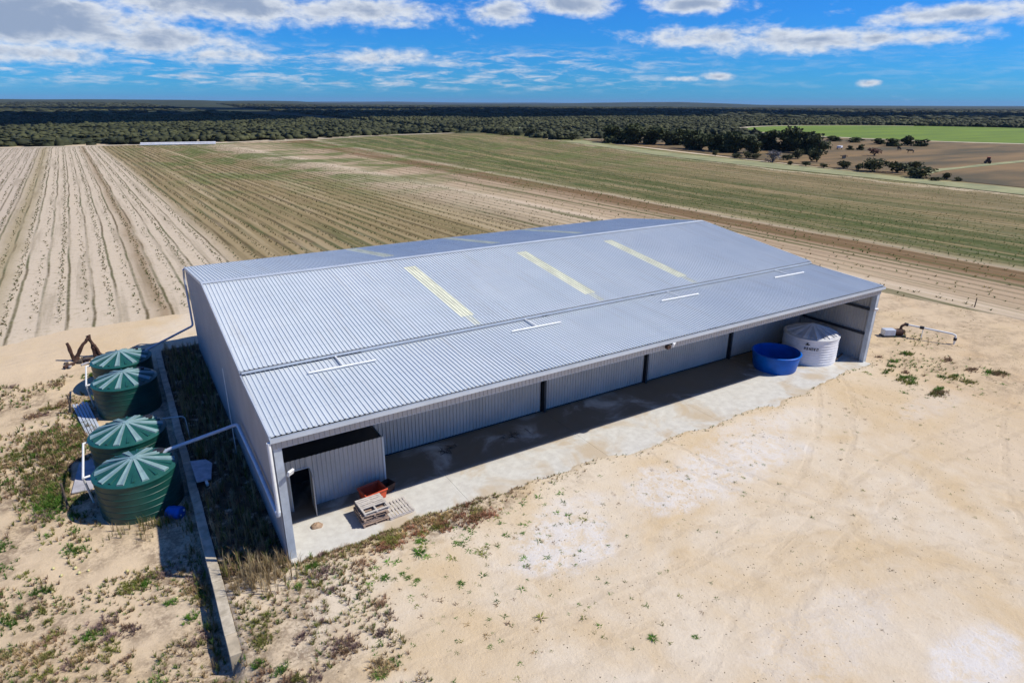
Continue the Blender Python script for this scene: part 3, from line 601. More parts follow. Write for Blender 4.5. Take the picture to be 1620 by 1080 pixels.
# ------------------------------------------------------------------ tanks
def tank(loc, r, h, ap, body, lid, rib, name, label, group, rings, nrib=10, spin=0.0):
    e = empty(name, loc, spin); tag(e, label, 'water tank', group)
    prof = [(r*.985, 0)]
    for i in range(rings):
        z = h*(i+1)/(rings+1); prof += [(r*.99, z-.022), (r*.99+.014, z-.010), (r*.99+.014, z+.010), (r*.99, z+.022)]
    prof += [(r, h-.06), (r+.03, h-.04), (r+.03, h+.015)]
    MB().lathe(prof, 64).build('body', body, e, True)
    lidp = [(r+.028, h+.012), (r*.97, h+.05), (r*.5, h+ap*.55), (.30, h+ap*.93), (.0, h+ap)]
    lo = MB().lathe(lidp, 64).build('lid', lid, e, True)
    sl_ = ap*.93/(r*.95)
    for k in range(nrib):
        t = 2*math.pi*(k+.5)/nrib; d = Vector((math.cos(t), math.sin(t), 0)); s = Vector((-math.sin(t), math.cos(t), 0))
        a = d*.10+Vector((0, 0, h+ap+.05)); b = d*(r*.93)+Vector((0, 0, h+.135)); w0, w1 = .055, .13; dn = Vector((0, 0, -.15))
        mb = MB(); top = [a-s*w0, b-s*w1, b+s*w1, a+s*w0]; bot = [p+dn for p in top]; bot[1] -= s*.05; bot[2] += s*.05
        mid = [(a+b)/2+Vector((0, 0, .0))]
        # ridge groove down the middle of each rib
        ca = a-Vector((0, 0, .012)); cb_ = b-Vector((0, 0, .03))
        mb.add(top+bot+[ca, cb_], [(0, 1, 9, 8), (8, 9, 2, 3), (0, 4, 5, 1), (2, 6, 7, 3), (1, 5, 6, 2), (1, 2, 9)]); mb.build('lid_rib', rib, lo)
        t2 = 2*math.pi*k/nrib; d2 = Vector((math.cos(t2), math.sin(t2), 0)); s2 = Vector((-math.sin(t2), math.cos(t2), 0))
        a2 = d2*(r*.55)+Vector((0, 0, h+ap*.50+.01)); b2 = d2*(r*.90)+Vector((0, 0, h+.155)); mb = MB()
        mb.add([a2, b2-s2*.05, b2+s2*.05, a2+Vector((0, 0, -.06)), b2-s2*.08+Vector((0, 0, -.1)), b2+s2*.08+Vector((0, 0, -.1))], [(0, 1, 2), (0, 3, 4, 1), (2, 5, 3, 0), (1, 4, 5, 2)]); mb.build('small_rib', lid, lo)
    MB().lathe([(.14, h+ap-.02), (.14, h+ap+.055), (.0, h+ap+.06)], 16).build('lid_cap', rib, lo)
    MB().lathe([(.26, h+.10), (.26, h+.24), (.22, h+.26), (.0, h+.26)], 20, (r*.66, r*.28, 0)).build('inlet_hatch', M['black'], lo)
    return e
TK = [(-4.71, 8.2, 'nearest green ribbed-lid water tank, by the grey rainwater pipe'), (-4.89, 12.25, 'second green ribbed-lid water tank from the front, behind the nearest one'),
      (-4.80, 19.7, 'third green ribbed-lid water tank, half in the shed shadow'), (-4.86, 23.6, 'farthest green ribbed-lid water tank, beside the rusty wreck')]
for i, (x, y, lb) in enumerate(TK):
    tank((x, y, -.5), 1.72, 1.90, .50, M['green'], M['lid'], M['rib'], 'rainwater_tank', lb, 'green rainwater tanks beside the shed', 5, 10, rad(12+5*i))
wt = tank((37.19, 2.68, 0), 1.84, 1.90, .62, M['white_poly'], M['white_lid'], M['white_rib'], 'white_tank', 'white ribbed plastic tank with a conical lid in the lean-to corner', None, 9, 12, rad(5))
# dark print on the white tank (too small to read: a mark and a row of slanted characters)
pr = MB()
def onw(t, z): return Vector((1.84*.99*math.cos(t)+0, 1.84*.99*math.sin(t), z))
def dab(t0, t1, z0, z1, sk=.0):
    o = 1.02; P = []
    for (t, z) in ((t0, z0), (t1, z0), (t1+sk, z1), (t0+sk, z1)): P.append((1.84*o*math.cos(t), 1.84*o*math.sin(t), z))
    pr.add(P, [(0, 1, 2, 3)])
b0 = rad(-158)
for k, wd in enumerate((.05, .04, .06, .05, .035, .055)):
    t = b0+k*.085; dab(t, t+.018, 1.18, 1.38, .012); dab(t+wd-.012, t+wd+.006, 1.18, 1.38, .012); dab(t+.012, t+wd-.006, 1.33 if k % 2 else 1.25, 1.375 if k % 2 else 1.30, .0)
dab(b0+.02, b0+.16, 1.52, 1.60, .03); dab(b0+.06, b0+.12, 1.60, 1.70, .02)
p_o = pr.build('printed_mark', M['black'], wt); p_o.rotation_euler = (0, 0, -rad(5))
# blue tub
tub = empty('blue_tub', (33.48, 2.68, 0)); tag(tub, 'large open-topped blue plastic stock tub standing before the white tank', 'tub')
MB().lathe([(.0, .0), (1.36, .0), (1.40, .05), (1.57, 1.16), (1.57, 1.17), (1.50, 1.17), (1.34, .09), (.0, .08)], 64).build('shell', M['blue'], tub, True)
MB().lathe([(1.575, 1.13), (1.625, 1.15), (1.635, 1.20), (1.60, 1.235), (1.52, 1.235), (1.50, 1.175)], 64).build('rim', M['blue'], tub, True)

# tank link pipes, at the left of each pair
for i, (ya, yb, w) in enumerate(((8.6, 12.2, 'front pair'), (20.1, 23.5, 'rear pair'))):
    lk = empty('link_pipe', (-6.75, ya, 0)); tag(lk, 'white overflow link pipe joining the %s of green tanks' % w, 'pipe', 'tank link pipes')
    MB().tube([(.25, .1, 1.28), (-.02, .05, 1.28)], .05, 10).build('upper_elbow', M['white_pipe'], lk, True)
    MB().tube([(-.02, -.0, 1.30), (-.06, yb-ya, 1.30)], .05, 10).build('cross_pipe', M['white_pipe'], lk, True)
    MB().tube([(-.02, .06, 1.25), (.06, .7, -.4)], .05, 10).build('drop_pipe', M['white_pipe'], lk, True)
    MB().tube([(-.06, yb-ya, 1.30), (.25, yb-ya+.05, 1.28)], .05, 10).build('upper_elbow', M['white_pipe'], lk, True)
pipe_run('thin_overflow_pipe', [(-3.3, 12.9, 1.25), (-3.3, 12.9, 1.42), (-2.25, 12.6, 1.42), (-2.2, 12.6, -.1)], .022, M['white_pipe'], None, 'thin white pipe frame over the block wall at the second tank')
# retaining wall
rw = empty('retaining_wall', (-2.6, -3.78, 0)); tag(rw, 'low limestone block wall between the tanks and the shed', 'wall')
bl = MB().box((-.185, 0, -1.0), (.185, .992, -.02)).build('block', M['stone'], rw, bevel=.012)
blw = MB().box((-.185, 0, -1.0), (.185, .992, -.02)).build('block', M['stone_warm'], rw, bevel=.012)
for k in range(32):
    mtx = Matrix.Translation((random.uniform(-.012, .012)-.0035*k, k*1.0, random.uniform(-.012, .012)+.03)) @ Matrix.Rotation(random.uniform(-.008, .008), 4, 'Z')
    if k == 0: blw.matrix_local = mtx
    elif k == 1: bl.matrix_local = mtx
    else: share(blw if k in (14, 22) else bl, 'block', rw, mtx)
cv = empty('concrete_cover', (-2.08, 8.6, .20)); tag(cv, 'pale broken concrete cover slab lying on the block wall', 'slab')
MB().add([(-.42, 1.1, .06), (.30, .95, .02), (.52, .45, .0), (.40, -.2, -.02), (.28, -1.0, -.02), (-.36, -1.02, .03)] + [(-.42, 1.1, -.02), (.30, .95, -.06), (.52, .45, -.08), (.40, -.2, -.10), (.28, -1.0, -.10), (-.36, -1.02, -.05)],
         [(0, 5, 4, 3, 2, 1), (6, 7, 8, 9, 10, 11)]+[(i, (i+1) % 6, (i+1) % 6+6, i+6) for i in range(6)]).build('slab_piece', M['cover'], cv, bevel=.015)
MB().tube([(.05, -1.08, -.05), (.06, -1.38, -.1)], .07, 10).build('pipe_stub', M['white_pipe'], cv, True)
# blue drum in the shade by the wall
dr = empty('blue_drum', (-3.55, 6.3, -.30), rad(30)); dr.rotation_euler = (rad(86), 0, rad(50)); tag(dr, 'small blue plastic drum lying in the shade by the block wall', 'drum')
MB().lathe([(0, -.34), (.25, -.34), (.285, -.30), (.285, -.12), (.30, -.10), (.30, -.06), (.285, -.04), (.285, .12), (.30, .14), (.30, .18), (.285, .20), (.285, .31), (.25, .35), (0, .35)], 28).build('shell', M['blue'], dr, True)
MB().tube([(.12, .05, .35), (.12, .05, .39)], .05, 10).build('cap', M['white_pipe'], dr); MB().tube([(-.12, -.05, .35), (-.12, -.05, .38)], .035, 10).build('cap', M['white_pipe'], dr)
# grey sheeting beside the tanks
shp = [(-7.6, 10.7), (-6.75, 10.6), (-6.45, 12.2), (-6.55, 13.8), (-7.35, 13.7)]
mb = MB(); mb.add([(x, y, -.40+.02*math.sin(x*3+y)) for x, y in shp]+[(x, y, -.46) for x, y in shp], [tuple(range(5)), tuple(range(9, 4, -1))]+[(i, i+5, (i+1) % 5+5, (i+1) % 5) for i in range(5)])
tag(mb.build('grey_sheet', M['sheeting'], bevel=.01), 'flat grey sheet on the sand left of the front tank pair', 'sheet')
# fence posts left of the tanks
for x, y, zb, h, lb in ((-7.7, 9.3, -.62, 1.55, 'dark timber post beside the grey sheet, nearer of the two'), (-7.85, 20.6, -.62, 1.35, 'dark timber post beside the farther tanks')):
    po = MB().tube([(0, 0, 0), (.02, .03, h*.5), (.0, .05, h)], [.055, .05, .045], 8).build('timber_post', M['old_wood']); po.location = (x, y, zb); tag(po, lb, 'post', 'old fence posts')
# bundle of long pale roofing lengths
bd = empty('guttering_bundle', (-7.05, 19.1, -.42), rad(9.5)); tag(bd, 'bundle of long pale metal lengths lying left of the tanks', 'metal lengths')
for k in range(5):
    o = MB().box((-.36+k*.155, -2.45+.1*(k % 2), .02), (-.36+k*.155+.12, 2.45-.12*(k % 3), .09)).build('metal_length', M['trim'], bd); o.rotation_euler = (rad(2.5), rad((k-2)*2), 0)
# rusty wreck by the far tank
wk = empty('rusty_wreck', (-7.2, 29.1, -.2)); wk.scale = (.8, .8, .85); tag(wk, 'twisted rusty wreck of old machinery standing at the field edge', 'scrap')
for pts, r in (([(-.75, .1, 0), (-.85, .05, .8), (-1.0, .0, 1.75)], [.17, .14, .12]), ([(-.75, 0, .1), (-.35, .05, .75), (.15, .0, 1.45), (.65, .1, 1.95)], [.22, .2, .17, .14]), ([(.65, .1, 2.1), (.72, .1, 1.5), (.85, .15, .8), (.95, .1, 0)], [.17, .16, .24, .3]), ([(.75, 0, 1.4), (1.1, -.1, .8), (1.35, -.2, 0)], [.1, .13, .16])):
    mb = MB(); P = [Vector(p) for p in pts]; fine = []; rr = []
    for i in range(len(P)-1):
        for t in (0, .34, .67): fine.append(P[i].lerp(P[i+1], t)+Vector((random.uniform(-.05, .05), random.uniform(-.05, .05), 0))); rr.append((r[i]*(1-t)+r[i+1]*t)*random.uniform(.75, 1.3))
    fine.append(P[-1]); rr.append(r[-1]); mb.tube(fine, rr, 7).build('limb', M['rust'], wk)
for k in range(17):
    a = random.uniform(0, 6.28); c = Vector((random.uniform(-1.5, 1.4), random.uniform(-1.2, .2), random.uniform(.05, .25)))
    MB().obox(c, (math.cos(a), math.sin(a), random.uniform(-.3, .3)), (-math.sin(a), math.cos(a), 0), (0, 0, 1), random.uniform(.3, .65), random.uniform(.05, .16), random.uniform(.03, .09)).build('scrap_piece', random.choice([M['rust'], M['old_wood'], M['old_wood'], M['sheeting']]), wk)

MELONS = [(-8.62, 6.65), (-8.1, 5.13), (-7.36, 4.77), (-6.92, 4.42), (-7.82, 4.58), (-7.23, 4.43), (-8.55, 3.85), (-8.1, 3.82), (-5.6, 3.65), (-4.04, 1.1)]
# ------------------------------------------------------------------ pallets, bin and bits on the slab
bdm = {}
def pallet(loc, rz, m, label, tilt=(0, 0), skip=(), nb=7, w=1.16):
    e = empty('pallet', loc, rz); e.rotation_euler = (tilt[0], tilt[1], rz); tag(e, label, 'pallet', 'timber pallets')
    for k, x in enumerate((-.53, 0, .53)): MB().box((x-.04, -w/2, .022), (x+.04, w/2, .115)).build('bearer', m, e)
    for k in range(nb):
        if k in skip: continue
        y = -w/2+.05+k*(w-.10)/(nb-1); j = random.uniform(-.008, .008)
        MB().box((-.58, y-.05+j, .117), (.58+random.uniform(-.01, .01), y+.05+j, .137)).build('top_board', m, e)
    for y in (-.5, 0, .5): MB().box((-.58, y-.05, .0), (.58, y+.05, .020)).build('bottom_board', m, e)
    return e
lbs = ['bottom pallet of the small pallet stack', 'second pallet up in the small pallet stack', 'middle pallet of the small pallet stack', 'pallet just under the top of the pallet stack', 'topmost pallet of the stack, its boards bleached pale']
for k in range(5):
    pallet((3.80+random.uniform(-.05, .05), .92+random.uniform(-.05, .05), .004+k*.142), rad(random.uniform(-5, 5))+(rad(90) if k in (1,) else 0), M['wood_grey'] if k == 4 else M['wood'], lbs[k], skip=(1, 2) if k == 4 else (), nb=9 if k == 4 else 7)
pallet((4.95, .90, .004), rad(93), M['wood_grey'], 'single pallet lying flat to the right of the pallet stack', nb=8)
def rim_box(name, w, d, h, t, m, parent, loc=(0, 0, 0), rz=0, tap=.05, floor=True):
    mb = MB(); 
    def ring(hw, hd, z): return [(-hw, -hd, z), (hw, -hd, z), (hw, hd, z), (-hw, hd, z)]
    vs = ring(w/2-tap, d/2-tap, 0)+ring(w/2, d/2, h)+ring(w/2-t, d/2-t, h)+ring(w/2-t-tap, d/2-t-tap, t)
    fs = [(3, 2, 1, 0), (12, 13, 14, 15)] if floor else []
    if not floor: vs[12:] = [(a_, b_, 0) for a_, b_, _ in vs[12:]]
    for a in (0, 4, 8):
        for k in range(4): k2 = (k+1) % 4; fs.append((a+k, a+k2, a+4+k2, a+4+k))
    o = mb.add(vs, fs).build(name, m, parent, bevel=.025); o.location = loc; o.rotation_euler = (0, 0, rz); return o
ob = empty('orange_crate', (4.35, 2.35, 0), rad(8)); tag(ob, 'open orange plastic crate behind the pallet stack', 'crate')
rim_box('shell', 1.05, .85, .48, .05, M['orange'], ob); rim_box('lip', 1.12, .92, .07, .05, M['orange'], ob, (0, 0, .43), 0, 0, False)
ob2 = empty('rusty_bin', (5.15, 2.55, 0), rad(20)); tag(ob2, 'small dark rusty bin beside the orange crate', 'bin'); rim_box('shell', .55, .55, .42, .03, M['rust'], ob2)
def lump(name, loc, r, m, label, cat, sq=.6, seed=0):
    rg = random.Random(seed); mb = MB(); n = 12; prof = []; vs = []; fs = []
    for i in range(6):
        a = i/5*math.pi*.5
        for k in range(n):
            t = 2*math.pi*k/n; q = r*(1+.35*(rg.random()-.5)); vs.append((q*math.cos(a)*math.cos(t), q*math.cos(a)*math.sin(t)*.8, q*sq*math.sin(a)))
    for i in range(5):
        for k in range(n): k2 = (k+1) % n; fs.append((i*n+k, i*n+k2, (i+1)*n+k2, (i+1)*n+k))
    o = mb.add(vs, fs).build(name, m, None, True); o.location = loc; tag(o, label, cat); return o
lump('mud_clump', (1.55, 1.55, -.01), .25, M['soil_clump'], 'brown dried mud clump on the slab by the open door', 'mud clump', .7, 3)
for i, (x, y, r) in enumerate(((9.2, 4.35, .45), (12.9, 3.9, .6))):
    e = empty('twig_heap', (x, y, 0)); tag(e, ('small dark twig heap on the shaded slab near the small room', 'low brown twig and sand heap on the shaded slab, farther right')[i], 'debris')
    for k in range(16):
        a = random.uniform(0, 3.14); q = Vector((random.gauss(0, r*.5), random.gauss(0, r*.3), .03+.02*(k % 4))); d = Vector((math.cos(a), math.sin(a), random.uniform(-.05, .2)))*random.uniform(.12, .32); MB().tube([q-d, q+Vector((.02, .02, .02)), q+d], [.012, .018, .008], 5).build('twig', M['old_wood'], e)
MB_j = empty('scrap_timber', (38.9, 4.3, 0)); tag(MB_j, 'dark timber offcuts piled in the corner behind the white tank', 'timber')
for k in range(10):
    a = random.uniform(-.4, .4)+(1.57 if k % 3 else 0); MB().obox((random.uniform(-.5, .5), random.uniform(-3.2, .6), .06+.07*(k % 4)), (math.cos(a), math.sin(a), random.uniform(-.08, .08)), (-math.sin(a), math.cos(a), 0), (0, 0, 1), random.uniform(.5, 1.0), .06, .035).build('offcut', M['old_wood'] if k % 4 else M['wood'], MB_j)
bt = empty('white_bottle', (-1.45, -2.25, -.16)); bt.rotation_euler = (rad(88), 0, rad(70)); tag(bt, 'white plastic bottle lying on the sand near the wall end', 'bottle')
MB().lathe([(0, -.16), (.085, -.16), (.095, -.14), (.095, .08), (.07, .13), (.032, .17), (.032, .21), (0, .21)], 18).build('shell', M['white_poly'], bt, True)
MB().lathe([(.036, .19), (.036, .235), (0, .235)], 12).build('cap', M['blue'], bt)
M['melon'] = mat('melon_rind', (.60, .55, .25), .5, 0, .1, 8)
for k, (x, y) in enumerate(MELONS):
    rg = .05+.01*(k % 3); o = MB().lathe([(0, -rg*.92), (rg*.55, -rg*.75), (rg*.93, -rg*.3), (rg, .05*rg), (rg*.85, rg*.5), (rg*.45, rg*.85), (.012, rg*.92), (.010, rg*1.25), (0, rg*1.27)], 14).build('yellow_melon', M['melon'], None, True)
    o.location = (x, y, float(hz(x, y))+rg*.8); o.rotation_euler = (.4*k, .7*k, k); tag(o, 'small round yellow melon lying on the sand in front of the tanks', 'melon', 'small yellow melons on the sand')
# pump and white pipe at the right
pm = empty('irrigation_pump', (46.9, 2.0, -.02), rad(-30)); tag(pm, 'grey motor and rusty pump in the sand right of the shed', 'pump')
MB().box((-.75, -.28, .12), (.15, .28, .62)).build('motor_cover', M['grey_pipe'], pm, bevel=.05)
MB().tube([(.15, 0, .36), (.75, 0, .36)], [.24, .30], 14).build('pump_body', M['rust'], pm, True); MB().tube([(.75, 0, .36), (.98, 0, .36)], [.22, .18], 14).build('pump_flange', M['ochre'], pm, True)
MB().box((-.8, -.32, 0), (1.0, .32, .11)).build('skid', M['dark_steel'], pm)
MB().tube([(.62, 0, .55), (.68, 0, .85), (.95, 0, 1.0)], .10, 10).build('riser', M['rust'], pm, True)
pp = empty('delivery_pipe', (47.75, 1.5, 0)); tag(pp, 'raised white pipe with black valves leading from the pump', 'pipe')
A_, B_ = Vector((.05, .0, .95)), Vector((1.35, -2.95, .80)); MB().tube([A_, A_.lerp(B_, .95), B_+Vector((.02, -.05, -.06)), B_+Vector((.04, -.08, -.3)), B_+Vector((.04, -.08, -.62))], .075, 12).build('pipe_run', M['white_pipe'], pp, True)
for t in (.0, .33): q = A_.lerp(B_, t); MB().tube([q-(B_-A_).normalized()*.14, q+(B_-A_).normalized()*.14], .13, 10).build('valve', M['black'], pp, True)
q = A_.lerp(B_, .36); MB().box((q.x-.025, q.y-.025, -.1), (q.x+.025, q.y+.025, q.z-.06)).build('prop', M['white_pipe'], pp)
q = B_+Vector((.04, -.08, -.36)); MB().tube([q-Vector((0, 0, .1)), q+Vector((0, 0, .1))], .12, 10).build('valve', M['black'], pp, True); MB().tube([(q.x, q.y, q.z-.1), (q.x, q.y, -.15)], .06, 10).build('drop_leg', M['white_pipe'], pp, True)
tp = MB().tube([(0, 0, 0), (.02, 0, .5), (.0, 0, 1.0)], [.05, .045, .04], 7).build('marker_post', M['old_wood']); tp.location = (60.8, 2.2, -.05); tag(tp, 'lone short timber post on the sand far right of the shed', 'post')

# ------------------------------------------------------------------ far things
sil = empty('white_pipe_stack', (8.8, 285.5, .1), math.atan2(-4.5, 27.5)); tag(sil, 'long low white stack of irrigation pipes at the far end of the field', 'pipe stack')
for k, (y, z) in enumerate(((0, .32), (.62, .32), (1.24, .32), (.31, .86), (.93, .86))):
    MB().tube([(random.uniform(-.3, .3), y, z), (28+random.uniform(-.4, .4), y, z)], .30, 10).build('pipe', M['white_poly'], sil, True)
mt = empty('red_farm_machine', (229.3, 73.0, .24), rad(40)); mt.scale = (.75, .75, .75); tag(mt, 'small reddish farm machine parked on the paddock track', 'machine')
MB().box((-1.2, -.5, .7), (1.1, .5, 1.5)).build('body', M['rust'], mt, bevel=.1); MB().box((-1.1, -.55, 1.5), (-.1, .55, 2.5)).build('cab', M['rust'], mt, bevel=.1); MB().box((-1.15, -.6, 2.5), (0, .6, 2.6)).build('roof', M['orange'], mt)
for x, y, r in ((-.8, -.75, .75), (-.8, .75, .75), (.95, -.65, .45), (.95, .65, .45)): MB().tube([(x, y-.17, r), (x, y+.17, r)], r, 16).build('wheel', M['black'], mt)
im = empty('old_implement', (207.1, 106.3, .18), rad(15)); tag(im, 'dark old farm implement left standing among the paddock shrubs', 'implement')
MB().box((-1.6, -.1, .75), (1.6, .1, .95)).build('frame', M['rust'], im); MB().box((-.1, -1.2, .75), (.1, 1.2, .93)).build('drawbar', M['rust'], im)
for x in (-1.3, -.5, .5, 1.3): MB().tube([(x, -.08, .6), (x, .08, .6)], .58, 14).build('disc', M['black'], im)
wtz = empty('white_trailer', (250.7, 135.5, .18), rad(20)); tag(wtz, 'small white trailer beside dark shrubs in the far paddock', 'trailer')
MB().box((-1.7, -.8, .6), (1.7, .8, 1.3)).build('tray', M['white_poly'], wtz, bevel=.05)
for y in (-.85, .85): MB().tube([(0, y-.1, .4), (0, y+.1, .4)], .4, 12).build('wheel', M['black'], wtz)
MB().box((1.7, -.06, .6), (3.0, .06, .72)).build('drawbar', M['white_poly'], wtz)
# cattle: one continuous skinned body each
def cow(loc, rz, label):
    V = [(0, 0, 1.05), (.55, 0, 1.08), (.95, 0, 1.12), (1.25, 0, 1.2), (1.5, 0, 1.1), (1.72, 0, .95), (-.5, 0, 1.08), (-.85, 0, 1.1)]
    E = [(0, 1), (1, 2), (2, 3), (3, 4), (4, 5), (0, 6), (6, 7)]; Rr = [.36, .36, .33, .2, .17, .1, .35, .28]
    for bi, x in ((2, .85), (7, -.8)):
        for y in (-.2, .2):
            a = len(V); V += [(x, y, .8), (x+(.03 if x > 0 else -.08), y, .42), (x, y, .04)]; E += [(bi, a), (a, a+1), (a+1, a+2)]; Rr += [.15, .085, .07]
    a = len(V); V += [(-1.08, 0, .95), (-1.12, 0, .5)]; E += [(7, a), (a, a+1)]; Rr += [.05, .03]
    me = bpy.data.meshes.new('cow'); me.from_pydata(V, E, []); me.materials.append(M['cattle']); o = bpy.data.objects.new('cow', me); COL.objects.link(o)
    sk = o.modifiers.new('skin', 'SKIN'); sk.use_smooth_shade = True
    for i, q in enumerate(me.skin_vertices[0].data if len(me.skin_vertices) else []): q.radius = (Rr[i], Rr[i]); q.use_root = i == 0
    su = o.modifiers.new('sub', 'SUBSURF'); su.levels = 1; su.render_levels = 1
    o.location = loc; o.rotation_euler = (0, 0, rz); tag(o, label, 'cow', 'cattle in the paddock'); return o
for loc, rz, lb in (((265.6, 119.6, .16), 1.0, 'dark grazing cow in the paddock, left of the two'), ((255.3, 109.8, .16), 2.2, 'dark grazing cow in the paddock, right of the two')):
    c = cow(loc, rz, lb)
# trees
def crown_mesh(name, seed, w, h, nl, leaf, lobes, low, m):
    rg = np.random.default_rng(seed); C = []
    for k in range(lobes):
        a = rg.uniform(0, 6.28); rr = rg.uniform(.1, .62)*w/2; C.append((rr*math.cos(a), rr*math.sin(a), rg.uniform(low+.12, .82)*h, rg.uniform(.22, .40)*w, rg.uniform(.16, .28)*h))
    V = []; 
    for i in range(nl):
        c = C[rg.integers(lobes)]; d = rg.normal(size=3); d /= np.linalg.norm(d); q = rg.uniform(.55, 1.05)
        p = np.array([c[0]+d[0]*c[3]*q, c[1]+d[1]*c[3]*q, max(c[2]+d[2]*c[4]*q, low*h*.8)]); s = leaf*rg.uniform(.6, 1.4)
        t1 = rg.normal(size=3); t1 /= np.linalg.norm(t1); t2 = np.cross(t1, rg.normal(size=3)); t2 /= np.linalg.norm(t2)
        V += [p-t1*s-t2*s*.6, p+t1*s-t2*s*.5, p+t1*s*.7+t2*s*.7, p-t1*s*.8+t2*s*.6]
    if low < .05:      # dense hearts of the dark trees
        for c in C:
            for j in range(14):
                d = rg.normal(size=3); d /= np.linalg.norm(d); t1 = np.cross(d, rg.normal(size=3)); t1 /= np.linalg.norm(t1); t2 = np.cross(d, t1); p = np.array(c[:3])+d*np.array([c[3], c[3], c[4]])*.55; p[2] = max(p[2], .05)
                V += [p-t1*.11-t2*.09, p+t1*.11-t2*.09, p+t1*.11+t2*.09, p-t1*.11+t2*.09]
    V = np.array(V); F = np.arange(len(V)).reshape(-1, 4)
    o = mesh_np(name, V, F, m); me = o.data; bpy.data.objects.remove(o); return me
def trunk_mesh(seed, h, w):
    rg = random.Random(seed); mb = MB(); n = rg.randint(2, 3)
    for k in range(n):
        a = k*6.28/n+rg.random(); e = Vector((math.cos(a)*w*.28, math.sin(a)*w*.28, h*.72)); mb.tube([(0, 0, -.1), Vector((e.x*.2, e.y*.2, h*.25)), e*.65, e], [h*.035, h*.028, h*.018, h*.008], 6)
    me = bpy.data.meshes.new('trunk'); me.from_pydata(mb.v, [], mb.f); me.materials.append(M['bark']); return me
PRO = {}
for kind, m, nl, leaf, lobes, low in (('H', 'crown_dark', 900, .055, 11, .02), ('S', 'crown_olive', 420, .065, 7, .16), ('G', 'crown_grey', 420, .05, 7, .05), ('R', 'crown_red', 320, .05, 6, .15), ('F', 'crown_dark', 300, .075, 8, .0), ('B', 'crown_olive', 420, .065, 7, .1)):
    PRO[kind] = [(crown_mesh('crown', 100+ord(kind)*7+s, 1.0, 1.0, nl, leaf, lobes, low, M[m]), trunk_mesh(s+ord(kind), 1.0, 1.0)) for s in range(3 if kind in 'HS' else 1 if kind in 'GR' else 2)]
TREES = [('H', 200.0, 214.4, 7.1, 11.8), ('H', 201.4, 202.8, 7.2, 11.5), ('H', 205.9, 195.4, 6.8, 11.3), ('H', 209.5, 188.5, 6.1, 8.9), ('H', 197.9, 166.9, 6.2, 8.2), ('H', 196.8, 159.3, 5.5, 8.0), ('H', 196.9, 151.4, 5.8, 8.5), ('H', 197.0, 143.9, 6.2, 8.3), ('H', 199.7, 138.9, 5.6, 7.5), ('H', 220.8, 146.8, 6.8, 9.1), ('H', 221.5, 138.6, 7.6, 9.3), ('H', 218.7, 129.0, 6.9, 8.5), ('H', 216.8, 123.0, 6.0, 6.5),
 ('S', 178.7, 136.5, 1.8, 2.2), ('S', 178.8, 127.2, 1.7, 3.4), ('S', 179.5, 123.9, 2.1, 3.0), ('S', 180.2, 120.6, 1.7, 2.9), ('S', 185.3, 112.3, 2.1, 3.3), ('S', 193.0, 113.8, 3.0, 3.4), ('S', 187.5, 103.1, 3.4, 4.8), ('S', 170.2, 100.2, 1.1, 1.9), ('S', 172.6, 96.6, 1.5, 2.6), ('S', 171.9, 90.4, 1.1, 2.2), ('S', 175.3, 86.4, 2.5, 3.3), ('S', 173.7, 81.1, 1.6, 1.8), ('S', 173.9, 77.0, 3.3, 5.5), ('S', 176.4, 71.9, 3.4, 4.8), ('S', 168.8, 62.2, 2.5, 6.3), ('S', 184.4, 71.3, 2.4, 4.2), ('S', 170.2, 56.6, 1.5, 2.2), ('S', 164.9, 56.5, 1.1, 2.4), ('S', 169.7, 53.8, 0.8, 1.8), ('G', 174.9, 109.9, 3.2, 5.2), ('R', 230.3, 109.3, 2.9, 5.0),
 ('F', 305.6, 173.6, 2.2, 8.8), ('F', 304.9, 162.0, 2.1, 7.3), ('F', 300.4, 147.7, 2.3, 6.4), ('F', 292.1, 136.7, 2.8, 7.3), ('F', 302.9, 136.1, 3.7, 5.7), ('F', 303.1, 131.1, 2.5, 6.7), ('F', 251.1, 131.1, 1.5, 2.5), ('F', 254.9, 129.2, 1.8, 3.1), ('B', 190.9, 236.5, 3.4, 4.9), ('B', 197.1, 259.6, 3.0, 4.0), ('B', 196.7, 281.8, 3.5, 5.6), ('B', 191.6, 300.3, 3.2, 7.2)]
ORD = ['first', 'second', 'third', 'fourth', 'fifth', 'sixth', 'seventh', 'eighth', 'ninth', 'tenth', 'eleventh', 'twelfth', 'thirteenth', 'fourteenth', 'fifteenth', 'sixteenth', 'seventeenth', 'eighteenth', 'nineteenth']
TXT = {'H': ('hedge_tree', 'dense dark tree in the belt beyond the field, %s from its left end', 'tree', 'dark tree belt'), 'S': ('paddock_shrub', 'olive shrub in the loose row along the paddock edge, %s from the left', 'shrub', 'shrubs along the paddock edge'),
       'G': ('grey_shrub', 'pale grey twiggy shrub at the paddock edge', 'shrub', None), 'R': ('reddish_tree', 'reddish half-dead tree standing in the brown paddock', 'tree', None), 'F': ('far_hedge_bush', 'low dark bush before the green crop, %s from the left', 'bush', 'bushes before the green crop'), 'B': ('field_corner_tree', 'small tree at the far right field corner, %s from the right', 'tree', 'trees at the far field corner')}
TREES.sort(key=lambda q: math.atan2(q[1]+3.2, q[2]+22)*(-1 if q[0] == 'B' else 1))      # numbered as seen from the yard
cnt = {}
